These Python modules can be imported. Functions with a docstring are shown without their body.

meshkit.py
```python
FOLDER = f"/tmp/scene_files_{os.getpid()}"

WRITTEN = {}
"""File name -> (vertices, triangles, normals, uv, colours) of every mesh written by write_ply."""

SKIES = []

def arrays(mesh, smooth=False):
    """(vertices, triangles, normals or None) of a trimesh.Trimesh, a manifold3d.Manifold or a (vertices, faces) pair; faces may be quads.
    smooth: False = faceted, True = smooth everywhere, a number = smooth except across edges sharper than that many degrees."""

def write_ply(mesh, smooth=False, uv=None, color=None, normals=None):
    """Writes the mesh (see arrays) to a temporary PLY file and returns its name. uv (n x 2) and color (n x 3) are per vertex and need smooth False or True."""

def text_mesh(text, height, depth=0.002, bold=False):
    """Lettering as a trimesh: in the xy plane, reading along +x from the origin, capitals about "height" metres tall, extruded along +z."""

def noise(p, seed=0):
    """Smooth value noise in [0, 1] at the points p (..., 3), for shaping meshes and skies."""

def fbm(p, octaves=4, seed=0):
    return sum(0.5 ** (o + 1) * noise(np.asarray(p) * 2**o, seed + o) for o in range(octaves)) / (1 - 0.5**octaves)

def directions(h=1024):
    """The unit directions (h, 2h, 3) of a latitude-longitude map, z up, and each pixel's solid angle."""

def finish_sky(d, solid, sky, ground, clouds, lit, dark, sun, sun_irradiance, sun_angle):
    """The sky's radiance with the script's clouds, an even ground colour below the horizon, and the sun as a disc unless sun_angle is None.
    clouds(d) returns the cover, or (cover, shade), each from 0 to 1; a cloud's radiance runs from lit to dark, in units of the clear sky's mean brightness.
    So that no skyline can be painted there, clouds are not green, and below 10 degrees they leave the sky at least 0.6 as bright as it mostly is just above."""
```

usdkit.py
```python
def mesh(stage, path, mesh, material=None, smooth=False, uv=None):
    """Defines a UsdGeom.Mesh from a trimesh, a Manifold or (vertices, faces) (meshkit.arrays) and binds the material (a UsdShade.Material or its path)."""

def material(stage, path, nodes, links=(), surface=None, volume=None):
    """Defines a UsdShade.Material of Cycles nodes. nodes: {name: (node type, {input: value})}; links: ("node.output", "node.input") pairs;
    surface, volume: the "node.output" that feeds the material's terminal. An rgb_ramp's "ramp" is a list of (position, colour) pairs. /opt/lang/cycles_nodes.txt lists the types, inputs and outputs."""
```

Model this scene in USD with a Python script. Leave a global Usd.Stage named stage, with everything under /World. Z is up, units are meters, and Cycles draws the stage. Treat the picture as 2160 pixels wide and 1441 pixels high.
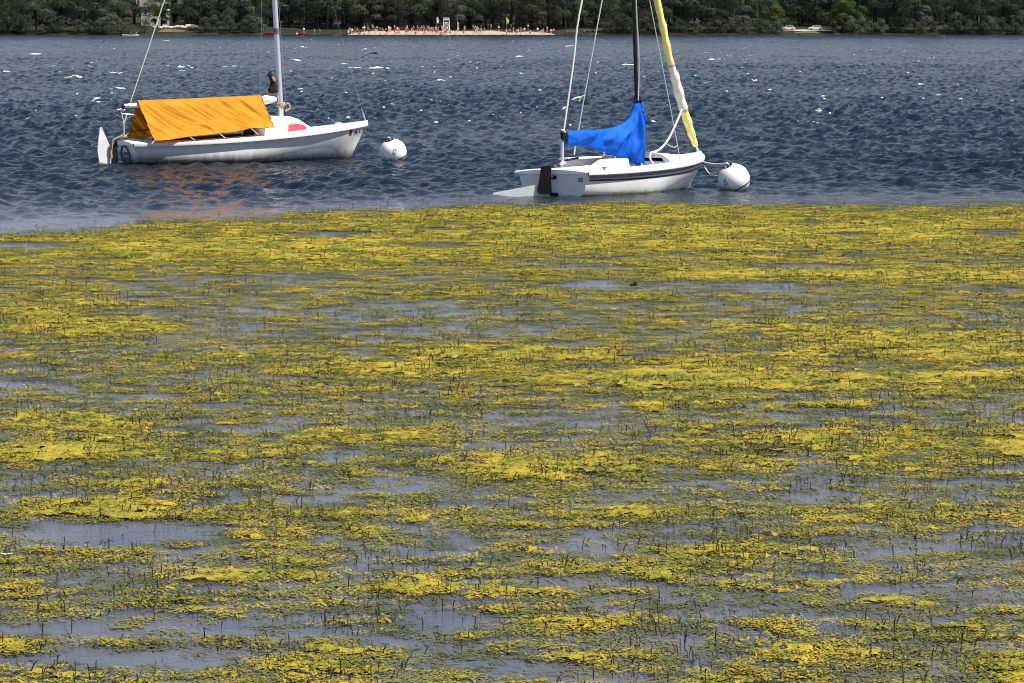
import math, random
import numpy as np, trimesh, manifold3d as m3
import usdkit, meshkit
from pxr import Usd, UsdGeom, UsdLux, UsdShade, Gf, Sdf, Vt

stage = Usd.Stage.CreateInMemory()
UsdGeom.SetStageUpAxis(stage, UsdGeom.Tokens.z)
UsdGeom.SetStageMetersPerUnit(stage, 1.0)
UsdGeom.Xform.Define(stage, '/World')
UsdGeom.Scope.Define(stage, '/World/Looks')

# ------------------------------------------------------------------ camera, sky, sun, exposure
H, F, PITCH = 3.1, 6500.0, math.atan(668.5 / 6500.0)      # eye height, focal length in pixels of the 2160-wide photo, tilt down
cam = UsdGeom.Camera.Define(stage, '/World/camera')
cam.CreateHorizontalApertureAttr(36.0)
cam.CreateVerticalApertureAttr(36.0 * 683 / 1024)
cam.CreateFocalLengthAttr(36.0 * F / 2160)
cam.CreateClippingRangeAttr(Gf.Vec2f(0.5, 5000))
cam.AddTranslateOp().Set(Gf.Vec3d(0, 0, H))
cam.AddRotateXYZOp().Set(Gf.Vec3f(90 - math.degrees(PITCH), 0, 0))
cam.CreateExposureAttr(0.8)

SUN_AZ, SUN_EL = math.atan2(0.93, -0.37), math.radians(56)
sky_mat = usdkit.material(stage, '/World/Looks/sky_air', {
    'sky': ('sky_texture', {'sky_type': 'single_scattering', 'sun_disc': False, 'sun_elevation': SUN_EL, 'sun_rotation': SUN_AZ, 'altitude': 260.0, 'air_density': 1.0, 'aerosol_density': 0.6, 'ozone_density': 3.0}),
    'tc': ('texture_coordinate', {}), 's': ('separate_xyz', {}), 'up': ('math', {'math_type': 'maximum', 'value2': 0.0}), 'zp': ('math', {'math_type': 'add', 'value2': 0.14}),
    'px': ('math', {'math_type': 'divide'}), 'py': ('math', {'math_type': 'divide'}), 'pv': ('combine_xyz', {}), 'n': ('noise_texture', {'scale': 1.3, 'detail': 6.0, 'roughness': 0.55}),
    'cl': ('map_range', {'range_type': 'smoothstep', 'from_min': 0.50, 'from_max': 0.70, 'to_min': 0.0, 'to_max': 0.40, 'clamp': True}),
    'hz': ('map_range', {'range_type': 'smoothstep', 'from_min': 0.0, 'from_max': 0.26, 'to_min': 0.70, 'to_max': 0.0, 'clamp': True}),
    'cov': ('math', {'math_type': 'maximum'}), 'bw': ('rgb_to_bw', {}), 'cc': ('combine_color', {}), 'k': ('mix_color', {'blend_type': 'multiply', 'fac': 1.0, 'b': (1.45, 1.45, 1.80), 'use_clamp': False}),
    'm': ('mix_color', {}), 'bg': ('background_shader', {'strength': 0.05})},
    [('tc.generated', 's.vector'), ('s.z', 'up.value1'), ('up.value', 'zp.value1'), ('s.x', 'px.value1'), ('zp.value', 'px.value2'), ('s.y', 'py.value1'), ('zp.value', 'py.value2'), ('px.value', 'pv.x'), ('py.value', 'pv.y'), ('pv.vector', 'n.vector'),
     ('n.fac', 'cl.value'), ('s.z', 'hz.value'), ('cl.result', 'cov.value1'), ('hz.result', 'cov.value2'), ('sky.color', 'bw.color'), ('bw.val', 'cc.r'), ('bw.val', 'cc.g'), ('bw.val', 'cc.b'), ('cc.color', 'k.a'),
     ('sky.color', 'm.a'), ('k.result', 'm.b'), ('cov.value', 'm.fac'), ('m.result', 'bg.color')], surface='bg.background')
dome = UsdLux.DomeLight.Define(stage, '/World/sky')
dome.CreateIntensityAttr(1.0)
UsdShade.MaterialBindingAPI.Apply(dome.GetPrim()).Bind(sky_mat)
dome.GetPrim().SetCustomDataByKey('kind', 'structure')
sun = UsdLux.DistantLight.Define(stage, '/World/sun')
sun.CreateNormalizeAttr(True)
sun.CreateIntensityAttr(1.25)
sun.CreateAngleAttr(0.53)
sun.CreateColorAttr(Gf.Vec3f(1.0, 0.95, 0.87))
sun.AddRotateXYZOp().Set(Gf.Vec3f(-(90 - math.degrees(SUN_EL)), 0, -math.degrees(SUN_AZ)))

# ------------------------------------------------------------------ helpers
rng = np.random.default_rng(7)
CT, ST = math.cos(PITCH), math.sin(PITCH)
EYE = np.array([0, 0, H])


def ray(u, v):
    a, b = (u - 1080) / F, (720.5 - v) / F
    return np.array([a, CT + b * ST, -ST + b * CT])


def at(u, v, Y):
    """World point seen at photo pixel u, v on the upright plane at distance Y."""
    r = ray(u, v)
    return EYE + r * (Y / r[1])


def ground(u, v, z=0.0):
    r = ray(u, v)
    return EYE + r * ((z - H) / r[2])


def pix(x, y, z=0.0):
    zc = y * CT + (H - z) * ST
    yc = y * ST - (H - z) * CT
    return 1080 + F * x / zc, 720.5 - F * yc / zc


taken = {}


def numbered(base):
    k = taken.get(base, 0)
    taken[base] = k + 1
    return base if k == 0 else f'{base}_{k:03d}'


def describe(prim, label=None, cat=None, group=None, kind=None):
    for key, val in (('label', label), ('category', cat), ('group', group), ('kind', kind)):
        if val:
            prim.SetCustomDataByKey(key, val)


def thing(name, label, cat, group=None, loc=(0, 0, 0), rotz=0.0, matrix=None):
    p = '/World/' + numbered('/World/' + name).rpartition('/')[2]
    x = UsdGeom.Xform.Define(stage, p)
    if matrix is not None:
        x.AddTransformOp().Set(Gf.Matrix4d(np.asarray(matrix).T.tolist()))
    else:
        x.AddTranslateOp().Set(Gf.Vec3d(*map(float, loc)))
        x.AddRotateZOp().Set(math.degrees(rotz))
    describe(x.GetPrim(), label, cat, group)
    return p


def part(parent, name, mesh, mat, smooth=35, label=None, kind=None):
    p = parent + '/' + numbered(parent + '/' + name).rpartition('/')[2]
    m = usdkit.mesh(stage, p, mesh, mat, smooth=smooth)
    if label or kind:
        describe(m.GetPrim(), label, kind=kind)
    return p


def solo(name, mesh, mat, label=None, cat=None, group=None, kind=None, smooth=35):
    p = part('/World', name, mesh, mat, smooth)
    describe(stage.GetPrimAtPath(p), label, cat, group, kind)
    return p


def copy_of(src, label, loc, rotz, scale=(1, 1, 1), cat=None, group=None):
    base = src.rpartition('/')[2]
    p = '/World/' + numbered('/World/' + base).rpartition('/')[2]
    x = UsdGeom.Xform.Define(stage, p)
    x.GetPrim().GetReferences().AddInternalReference(src)
    x.ClearXformOpOrder()
    x.AddTranslateOp(opSuffix='c').Set(Gf.Vec3d(*map(float, loc)))
    x.AddRotateZOp(opSuffix='c').Set(math.degrees(rotz))
    x.AddScaleOp(opSuffix='c').Set(Gf.Vec3f(*scale))
    x.GetPrim().SetInstanceable(True)
    was = stage.GetPrimAtPath(src).GetCustomData()
    describe(x.GetPrim(), label, cat or was.get('category'), group or was.get('group'))
    return p


def grid(P, flip=False):
    """A surface from an (n, m, 3) array of points."""
    P = np.asarray(P, float)
    n, m = P.shape[:2]
    i, j = np.meshgrid(np.arange(n - 1), np.arange(m - 1), indexing='ij')
    a = (i * m + j).ravel()
    q = np.stack([a, a + 1, a + m + 1, a + m], 1)
    f = np.vstack([q[:, [0, 1, 2]], q[:, [0, 2, 3]]])
    if flip:
        f = f[:, ::-1]
    return trimesh.Trimesh(P.reshape(-1, 3), f, process=False)


def join(*ms):
    out = []
    for m in ms:
        out.extend(m) if isinstance(m, (list, tuple)) else out.append(m)
    return trimesh.util.concatenate(out)


def tube(pts, r, sides=8):
    p = np.asarray(pts, float)
    r = np.broadcast_to(np.asarray(r, float), (len(p),))
    t = np.gradient(p, axis=0)
    t /= np.linalg.norm(t, axis=1, keepdims=True) + 1e-12
    a = np.cross(t, np.where(np.abs(t[:, 2:]) < 0.9, [0, 0, 1.0], [1.0, 0, 0]))
    a /= np.linalg.norm(a, axis=1, keepdims=True) + 1e-12
    for k in range(1, len(a)):
        if a[k] @ a[k - 1] < 0:
            a[k] *= -1
    b = np.cross(t, a)
    ang = np.arange(sides) * 2 * np.pi / sides
    v = (p[:, None] + r[:, None, None] * (np.cos(ang)[None, :, None] * a[:, None] + np.sin(ang)[None, :, None] * b[:, None])).reshape(-1, 3)
    i, j = np.meshgrid(np.arange(len(p) - 1), np.arange(sides), indexing='ij')
    q = np.stack([i * sides + j, i * sides + (j + 1) % sides, (i + 1) * sides + (j + 1) % sides, (i + 1) * sides + j], -1).reshape(-1, 4)
    f = [q[:, [0, 1, 2]], q[:, [0, 2, 3]]]
    n = len(v)
    v = np.vstack([v, p[:1], p[-1:]])
    k = np.arange(sides)
    f += [np.stack([np.full(sides, n), (k + 1) % sides, k], 1), np.stack([np.full(sides, n + 1), n - sides + k, n - sides + (k + 1) % sides], 1)]
    return trimesh.Trimesh(v, np.vstack(f), process=False)


def curve(pts, n=16):
    """Catmull-Rom through the points."""
    p = np.asarray(pts, float)
    p = np.vstack([2 * p[0] - p[1], p, 2 * p[-1] - p[-2]])
    out = []
    for k in range(1, len(p) - 2):
        for t in np.linspace(0, 1, n, endpoint=False):
            a, b, c, d = p[k - 1:k + 3]
            out.append(0.5 * (2 * b + (c - a) * t + (2 * a - 5 * b + 4 * c - d) * t * t + (3 * b - a - 3 * c + d) * t ** 3))
    out.append(p[-2])
    return np.array(out)


def sag(a, b, drop, n=14):
    t = np.linspace(0, 1, n)[:, None]
    p = np.asarray(a) * (1 - t) + np.asarray(b) * t
    p[:, 2] -= 4 * drop * (t * (1 - t))[:, 0]
    return p


def box(sx, sy, sz, c=(0, 0, 0), bev=0.0):
    if bev <= 0:
        m = trimesh.creation.box((sx, sy, sz))
    else:
        pts = []
        for dx in (-1, 1):
            for dy in (-1, 1):
                for dz in (-1, 1):
                    for k in range(3):
                        e = np.array([sx, sy, sz]) / 2 - bev
                        e[k] += bev
                        pts.append(e * (dx, dy, dz))
        m = trimesh.convex.convex_hull(np.array(pts))
    m.apply_translation(c)
    return m


def hull(pts):
    return trimesh.convex.convex_hull(np.asarray(pts, float))


def ball_hull(balls, seg=10):
    """Rounded convex shape: hull of spheres (x, y, z, r)."""
    pts = []
    s = trimesh.creation.icosphere(1).vertices
    for x, y, z, r in balls:
        pts.append(s * r + (x, y, z))
    return trimesh.convex.convex_hull(np.vstack(pts))


def extrude(poly, depth):
    from shapely.geometry import Polygon
    return trimesh.creation.extrude_polygon(Polygon(poly), depth, engine='earcut')


def blobby(bones, length=None, seg=8, smooth_it=4):
    """One continuous body: each bone (x,y,z,r, x,y,z,r) the hull of its two end spheres, all joined."""
    sph = m3.Manifold.sphere(1.0, seg)
    parts_ = []
    for b in bones:
        a = sph.scale([b[3]] * 3).translate(list(map(float, b[:3])))
        c = sph.scale([b[7]] * 3).translate(list(map(float, b[4:7])))
        parts_.append(m3.Manifold.batch_hull([a, c]))
    m = m3.Manifold.batch_boolean(parts_, m3.OpType.Add)
    if length:
        m = m.refine_to_length(length)
    mm = m.to_mesh()
    t = trimesh.Trimesh(np.array(mm.vert_properties[:, :3]), np.array(mm.tri_verts), process=True)
    if length:
        trimesh.smoothing.filter_taubin(t, iterations=smooth_it)
    return t


def M(name, color, rough=0.5, spec=0.5, var=0.12, scale=6.0, bump=0.0, bscale=40.0, metal=0.0, coat=0.0):
    """A plain painted or solid surface with slight uneven tone and fine relief."""
    c = np.array(color, float)
    nodes = {'tc': ('geometry', {}), 'n': ('noise_texture', {'scale': scale, 'detail': 5.0, 'roughness': 0.62}),
             'r': ('rgb_ramp', {'ramp': [(0.25, tuple(np.clip(c * (1 - var), 0, 1))), (0.75, tuple(np.clip(c * (1 + var * 0.6), 0, 1)))]}),
             'p': ('principled_bsdf', {'roughness': rough, 'specular_ior_level': spec, 'metallic': metal, 'coat_weight': coat})}
    links = [('tc.position', 'n.vector'), ('n.fac', 'r.fac'), ('r.color', 'p.base_color')]
    if bump > 0:
        nodes['bn'] = ('noise_texture', {'scale': bscale, 'detail': 4.0})
        nodes['b'] = ('bump', {'strength': bump, 'distance': 0.02})
        links += [('tc.position', 'bn.vector'), ('bn.fac', 'b.height'), ('b.normal', 'p.normal')]
    return usdkit.material(stage, '/World/Looks/' + name, nodes, links, surface='p.BSDF')


# ------------------------------------------------------------------ water
WIND = math.atan2(-0.35, -0.94)
wl = np.geomspace(0.18, 1.9, 58) * rng.uniform(0.93, 1.07, 58)
wd = WIND + rng.normal(0, 0.70, 58)
wp = rng.uniform(0, 2 * np.pi, 58)
wk = 2 * np.pi / wl


def edge_v(u):
    """Photo row at which the weed begins, seen from the far side."""
    return np.interp(u, [-400, 0, 210, 300, 500, 640, 760, 900, 1000, 1300, 1500, 1600, 1750, 2000, 2160, 2600], [486, 484, 479, 465, 460, 448, 443, 440, 430, 427, 430, 432, 428, 427, 424, 424])


def weed_front(x):
    x = np.asarray(x, float)
    e = np.full(x.shape, 50.0)
    for _ in range(4):
        u, _v = pix(x, e)
        b = (720.5 - edge_v(u)) / F
        e = (CT + b * ST) * (-H) / (-ST + b * CT)
    return e


def wave(x, y):
    x, y = np.asarray(x, float), np.asarray(y, float)
    z = np.zeros(np.broadcast(x, y).shape)
    for l, d, p, k in zip(wl, wd, wp, wk):
        z += 0.0092 * min(l, 0.7) ** 0.9 * max(l / 0.7, 1.0) ** 0.25 * np.sin(k * (x * math.cos(d) + y * math.sin(d)) + p)
    z += 0.25 * np.abs(z)                                            # sharper crests
    calm = np.clip((y - weed_front(x) + 1.0) / 9.0, 0, 1)
    gust = 0.40 + 1.2 * meshkit.fbm(np.stack([x * 0.07, y * 0.035, 0 * x], -1), 3, 3)
    return z * (0.05 + 0.95 * calm * calm * (3 - 2 * calm)) * gust


rows = np.concatenate([np.arange(11, 38, 0.22), np.arange(38, 75, 0.09), np.geomspace(75, 962, 850)])
cols = np.linspace(-1, 1, 540)
XX = cols[None, :] * (0.215 * rows[:, None] + 4)
YY = np.broadcast_to(rows[:, None], XX.shape)
ZZ = wave(XX, YY)
water_mat = usdkit.material(stage, '/World/Looks/lake_water', {
    'g': ('geometry', {}), 's': ('separate_xyz', {}),
    'calm': ('map_range', {'range_type': 'smoothstep', 'from_min': 46.0, 'from_max': 62.0, 'to_min': 0.10, 'to_max': 1.0, 'clamp': True}),
    'n1': ('noise_texture', {'scale': 6.5, 'detail': 5.0, 'roughness': 0.66}), 'n2': ('noise_texture', {'scale': 0.9, 'detail': 3.0}),
    'spec': ('map_range', {'range_type': 'smoothstep', 'from_min': 44.0, 'from_max': 66.0, 'to_min': 0.5, 'to_max': 0.24, 'clamp': True}), 'rg': ('map_range', {'range_type': 'smoothstep', 'from_min': 44.0, 'from_max': 66.0, 'to_min': 0.07, 'to_max': 0.11, 'clamp': True}), 'sh': ('map_range', {'range_type': 'smoothstep', 'from_min': 38.0, 'from_max': 60.0, 'to_min': 1.0, 'to_max': 0.0, 'clamp': True}), 'painted_sheen': ('mix_color', {}), 'sheen_ramp': ('rgb_ramp', {'ramp': [(0.30, (0.044, 0.050, 0.070)), (0.50, (0.084, 0.085, 0.106)), (0.72, (0.108, 0.104, 0.122))]}),  # near water's base colour lightened to paint the sky reflection on calm pools
    'murk': ('rgb_ramp', {'ramp': [(0.3, (0.003, 0.008, 0.016)), (0.7, (0.006, 0.013, 0.020))]}),
    'b': ('bump', {'distance': 0.09}),
    'p': ('principled_bsdf', {'roughness': 0.06, 'ior': 1.333, 'specular_ior_level': 0.5})},
    [('g.position', 's.vector'), ('s.y', 'calm.value'), ('calm.result', 'b.strength'), ('g.position', 'n1.vector'), ('g.position', 'n2.vector'), ('n1.fac', 'b.height'), ('n2.fac', 'murk.fac'),
     ('s.y', 'spec.value'), ('spec.result', 'p.specular_ior_level'), ('s.y', 'rg.value'), ('rg.result', 'p.roughness'), ('n2.fac', 'sheen_ramp.fac'), ('sheen_ramp.color', 'painted_sheen.b'), ('s.y', 'sh.value'), ('sh.result', 'painted_sheen.fac'), ('murk.color', 'painted_sheen.a'), ('painted_sheen.result', 'p.base_color'), ('b.normal', 'p.normal')], surface='p.BSDF')
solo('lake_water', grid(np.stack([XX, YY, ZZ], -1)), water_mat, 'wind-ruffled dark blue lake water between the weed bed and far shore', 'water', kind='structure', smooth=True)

# ------------------------------------------------------------------ far shore: land, sand, lawn
SHORE = 945.0


def land_z(x, y):
    t = np.maximum(y - SHORE, -20)
    bank = np.interp(x, [-400, -118, -108, -70, -60, 12, 22, 400], [0.5, 0.5, 0.8, 0.8, 0.15, 0.15, 0.5, 0.5])
    return -0.25 + bank * np.clip(t / 2.5, 0, 1) + np.interp(t, [-20, 0, 22, 60, 700], [-1.0, 0, 1.9, 3.2, 14]) + 0.25 * (meshkit.fbm(np.stack([x * 0.12, y * 0.12, 0 * x], -1), 3, 5) - 0.5)


soil = M('shore_soil', (0.028, 0.028, 0.018), 0.95, 0.1, 0.5, 0.3)
sand_mat = M('beach_sand', (0.37, 0.285, 0.215), 0.95, 0.1, 0.18, 0.5)
lawn_mat = M('lawn_grass', (0.11, 0.115, 0.045), 0.95, 0.1, 0.4, 0.6)
gx, gy = np.meshgrid(np.linspace(-420, 420, 211), np.concatenate([np.linspace(SHORE - 8, SHORE + 60, 50), np.linspace(SHORE + 70, SHORE + 700, 24)]))
solo('shore_land', grid(np.stack([gx, gy, land_z(gx, gy)], -1)), soil, 'dark wooded land along the far side of the lake', 'land', kind='structure', smooth=True)


def sheet(u0, u1, t0, t1, dz, wob=2.4):
    x0, x1 = (u0 - 1080) / F * SHORE, (u1 - 1080) / F * SHORE
    n = 70
    xs = np.linspace(x0, x1, n)
    s = np.linspace(0, 1, 14)
    w0 = wob * (meshkit.noise(np.stack([xs * 0.2, 0 * xs, 0 * xs], -1), 21) - 0.5)
    w1 = 3 * wob * (meshkit.noise(np.stack([xs * 0.15, 0 * xs + 5, 0 * xs], -1), 22) - 0.5)
    taper = np.clip(np.minimum(np.arange(n), n - 1 - np.arange(n)) / 9.0, 0.02, 1) ** 0.6
    y = SHORE + t0 + w0[None] + s[:, None] * ((t1 - t0) * taper + w1 * taper)[None]
    x = np.broadcast_to(xs[None], y.shape)
    return grid(np.stack([x, y, land_z(x, y) + dz], -1))


solo('sand_beach', sheet(735, 1172, 0.6, 12.0, 0.06), sand_mat, 'pale sandy bathing beach on the far shore', 'beach', kind='structure', smooth=True)
solo('lawn', sheet(334, 392, 2.6, 10, 0.06), lawn_mat, 'sunlit strip of grass on the far bank under the white house', 'lawn', kind='structure', smooth=True)
solo('lawn', sheet(1674, 1728, 2.2, 8, 0.06), lawn_mat, 'dry grass strip on the far bank in front of the parked cars', 'lawn', kind='structure', smooth=True)
road_mat = M('pale_drive', (0.42, 0.38, 0.32), 0.9, 0.1, 0.15, 0.6)
solo('parking_strip', sheet(1655, 1760, 9.3, 13.5, 0.10, 0.2), road_mat, 'pale gravel drive under the parked white cars', 'drive', kind='structure', smooth=True)

# ------------------------------------------------------------------ trees
bark = M('bark', (0.032, 0.028, 0.024), 0.9, 0.1, 0.4, 3.0)


def leaf_material(name, dark, pale_tone):  # leaf tone runs at random between a dark and a pale colour
    return usdkit.material(stage, '/World/Looks/' + name, {
        'o': ('object_info', {}), 'g': ('geometry', {}), 'n': ('noise_texture', {'scale': 0.35, 'detail': 3.0}),
        'mixf': ('mix_float', {'fac': 0.45}), 'mix2': ('mix_float', {'fac': 0.3}), 'r': ('rgb_ramp', {'ramp': [(0.2, dark), (0.8, pale_tone)]}),
        'd': ('diffuse_bsdf', {'roughness': 0.6}), 't': ('translucent_bsdf', {}), 'm': ('mix_closure', {'fac': 0.2})},
        [('g.position', 'n.vector'), ('n.fac', 'mixf.a'), ('o.random', 'mixf.b'), ('mixf.result', 'mix2.a'), ('g.random_per_island', 'mix2.b'), ('mix2.result', 'r.fac'),
         ('r.color', 'd.color'), ('r.color', 't.color'), ('d.BSDF', 'm.closure1'), ('t.BSDF', 'm.closure2')], surface='m.closure')


leaf_a = leaf_material('leaf_grey_green', (0.060, 0.080, 0.052), (0.185, 0.215, 0.145))
leaf_b = leaf_material('leaf_deep_green', (0.036, 0.054, 0.034), (0.130, 0.160, 0.100))
leaf_c = leaf_material('leaf_fresh_green', (0.06, 0.10, 0.03), (0.15, 0.21, 0.07))


def crown_mesh(seed, zlo, zhi, rad, clumps, leaves, size):
    g = np.random.default_rng(seed)
    V, Fc = [], []
    n0 = 0
    for c in range(clumps):
        h = (c + g.uniform(0, 1)) / clumps
        prof = rad * (0.62 + 0.38 * math.sin(math.pi * min(1, h * 0.85 + 0.12))) * (1 - 0.5 * h ** 3)
        a, rr = c * 2.4 + g.uniform(-0.5, 0.5), prof * math.sqrt(g.uniform(0.25, 0.9))
        cc = np.array([rr * math.cos(a), rr * math.sin(a), zlo + h * (zhi - zlo)])
        cr = g.uniform(1.15, 2.1) * rad / 3.6
        d = g.normal(size=(leaves, 3))
        d /= np.linalg.norm(d, axis=1, keepdims=True)
        d[:, 2] = np.where(d[:, 2] < -0.35, -d[:, 2], d[:, 2])
        bump_ = 0.72 + 0.5 * meshkit.noise(d * 2.3 + c * 5.1, seed)
        p = cc + d * cr * bump_[:, None] * g.uniform(0.82, 1.04, (leaves, 1)) * (1.15, 1.15, 0.85)
        nrm = d + g.normal(0, 0.28, (leaves, 3)) + (0, 0, 0.15)
        nrm /= np.linalg.norm(nrm, axis=1, keepdims=True)
        t = np.cross(nrm, g.normal(size=(leaves, 3)))
        t /= np.linalg.norm(t, axis=1, keepdims=True)
        b = np.cross(nrm, t)
        s = g.uniform(0.6, 1.25, (leaves, 1)) * size
        quad = np.stack([p - t * s, p - b * s * 0.6, p + t * s, p + b * s * 0.6], 1)
        V.append(quad.reshape(-1, 3))
        q = n0 + np.arange(leaves)[:, None] * 4 + np.arange(4)[None]
        Fc.append(np.vstack([q[:, [0, 1, 2]], q[:, [0, 2, 3]]]))
        n0 += leaves * 4
    return trimesh.Trimesh(np.vstack(V), np.vstack(Fc), process=False)


def trunk_mesh(seed, h, r, lean=0.6):
    g = np.random.default_rng(seed)
    top = np.array([g.normal(0, lean), g.normal(0, lean), h])
    mid = top * 0.5 + np.array([g.normal(0, 0.25), g.normal(0, 0.25), 0])
    line = curve([(0, 0, -0.6), mid, top], 5)
    ms = [tube(line, np.linspace(r, r * 0.35, len(line)), 7)]
    for k in range(6):
        f = g.uniform(0.3, 0.85)
        s = line[int(f * (len(line) - 1))]
        a = g.uniform(0, 2 * math.pi)
        e = s + np.array([math.cos(a) * 2.4, math.sin(a) * 2.4, g.uniform(1.0, 2.6)])
        ms.append(tube(curve([s, (s + e) / 2 - (0, 0, 0.25), e], 3), np.linspace(r * 0.4, r * 0.12, 7), 5))
    return join(ms)


TREES = {}


def tree_source(key, seed, h, zlo, rad, leaf, clumps=15, leaves=420, size=0.20):
    TREES[key] = (seed, h, zlo, rad, leaf, clumps, leaves, size)


tree_source('broad_tree', 11, 16, 3.4, 5.2, leaf_a)
tree_source('bushy_tree', 12, 14, 0.6, 5.0, leaf_b)
tree_source('pale_tree', 13, 15, 2.2, 4.6, leaf_a)
tree_source('tall_tree', 14, 21, 4.6, 4.8, leaf_b)
tree_source('fresh_tree', 15, 11, 0.8, 3.4, leaf_c)
tree_source('shore_bush', 16, 4.2, 0.1, 2.4, leaf_a, 7, 240, 0.14)
made_tree = {}
TREE_TEXT = {'broad_tree': 'broad grey-green tree', 'bushy_tree': 'dark bushy tree', 'pale_tree': 'pale rounded tree', 'tall_tree': 'tall dark tree', 'fresh_tree': 'fresh green tree', 'shore_bush': 'low grey-green bush'}
NTH = ['first', 'second', 'third', 'fourth', 'fifth', 'sixth', 'seventh', 'eighth', 'ninth', 'tenth', 'eleventh', 'twelfth', 'thirteenth', 'fourteenth', 'fifteenth']
counted = {}


def nth(kind, where):
    k = counted[(kind, where)] = counted.get((kind, where), -1) + 1
    return f', {NTH[k]} {kind} from the left {where}'


def plant(key, u, t, s=1.0, where='', rot=None, group=None):
    x, y = (u - 1080) / F * (SHORE + t), SHORE + t
    z = float(land_z(np.array([x]), np.array([y]))[0])
    label = TREE_TEXT[key] + where
    rot = rng.uniform(0, 6.28) if rot is None else rot
    if key not in made_tree:
        seed, h, zlo, rad, leaf, cl, lv, sz = TREES[key]
        p = thing(key, label, 'bush' if 'bush' in key else 'tree', group, (x, y, z), rot)
        part(p, 'crown', crown_mesh(seed, zlo, h, rad, cl, lv, sz), leaf, smooth=False)
        part(p, 'trunk', trunk_mesh(seed + 50, h * 0.8, 0.16 + 0.012 * h, 0.4), bark, smooth=True)
        made_tree[key] = p
        return
    copy_of(made_tree[key], label, (x, y, z), rot, (s, s, s * rng.uniform(0.92, 1.1)), group=group)


g_front, g_back = 'trees at the front of the far wood', 'trees deep in the far wood'
ZONES = [(-60, 90, 'at the far left shore'), (90, 215, 'left of the kayak'), (215, 318, 'between kayak and white house'), (420, 560, 'left of the pale mast'), (560, 720, 'right of the pale mast'), (720, 900, 'left of the lifeguard chair'),
         (900, 1070, 'between lifeguard chair and yellow flag'), (1070, 1200, 'right of the yellow flag'), (1200, 1345, 'behind the picnic tables'), (1345, 1480, 'behind the rolled jib'), (1480, 1650, 'left of the parked cars'),
         (1745, 1850, 'just right of the parked cars'), (1850, 2010, 'well right of the cars'), (2010, 2220, 'at the far right shore')]


def zone(u):
    for a, b, w in ZONES:
        if a <= u < b:
            return w
    return 'behind the far bank'


u = -50.0
while u < 2215:
    open_beach = 560 < u < 1300
    gap = 284 < u < 428 or 1618 < u < 1782
    if not gap:
        key = rng.choice(['broad_tree', 'pale_tree', 'tall_tree'], p=[0.5, 0.3, 0.2]) if open_beach else rng.choice(['bushy_tree', 'broad_tree', 'pale_tree', 'fresh_tree'], p=[0.42, 0.2, 0.28, 0.10])
        plant(key, u, rng.uniform(19, 26) if open_beach else rng.uniform(5, 12), rng.uniform(0.85, 1.15), nth('front tree', zone(u)), group=g_front)
    u += rng.uniform(30, 52)
u = -60.0
while u < 2225:
    if not 266 < u < 392:
        plant(rng.choice(['bushy_tree', 'tall_tree', 'broad_tree'], p=[0.6, 0.15, 0.25]), u, rng.uniform(33, 44), rng.uniform(1.0, 1.25), ' half hidden deep in the far wood', group=g_back)
    u += rng.uniform(26, 44)
u = -60.0
while u < 2225:
    plant('bushy_tree', u, rng.uniform(52, 62), rng.uniform(1.2, 1.45), ' half hidden deep in the far wood', group=g_back)
    u += rng.uniform(24, 38)
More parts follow.
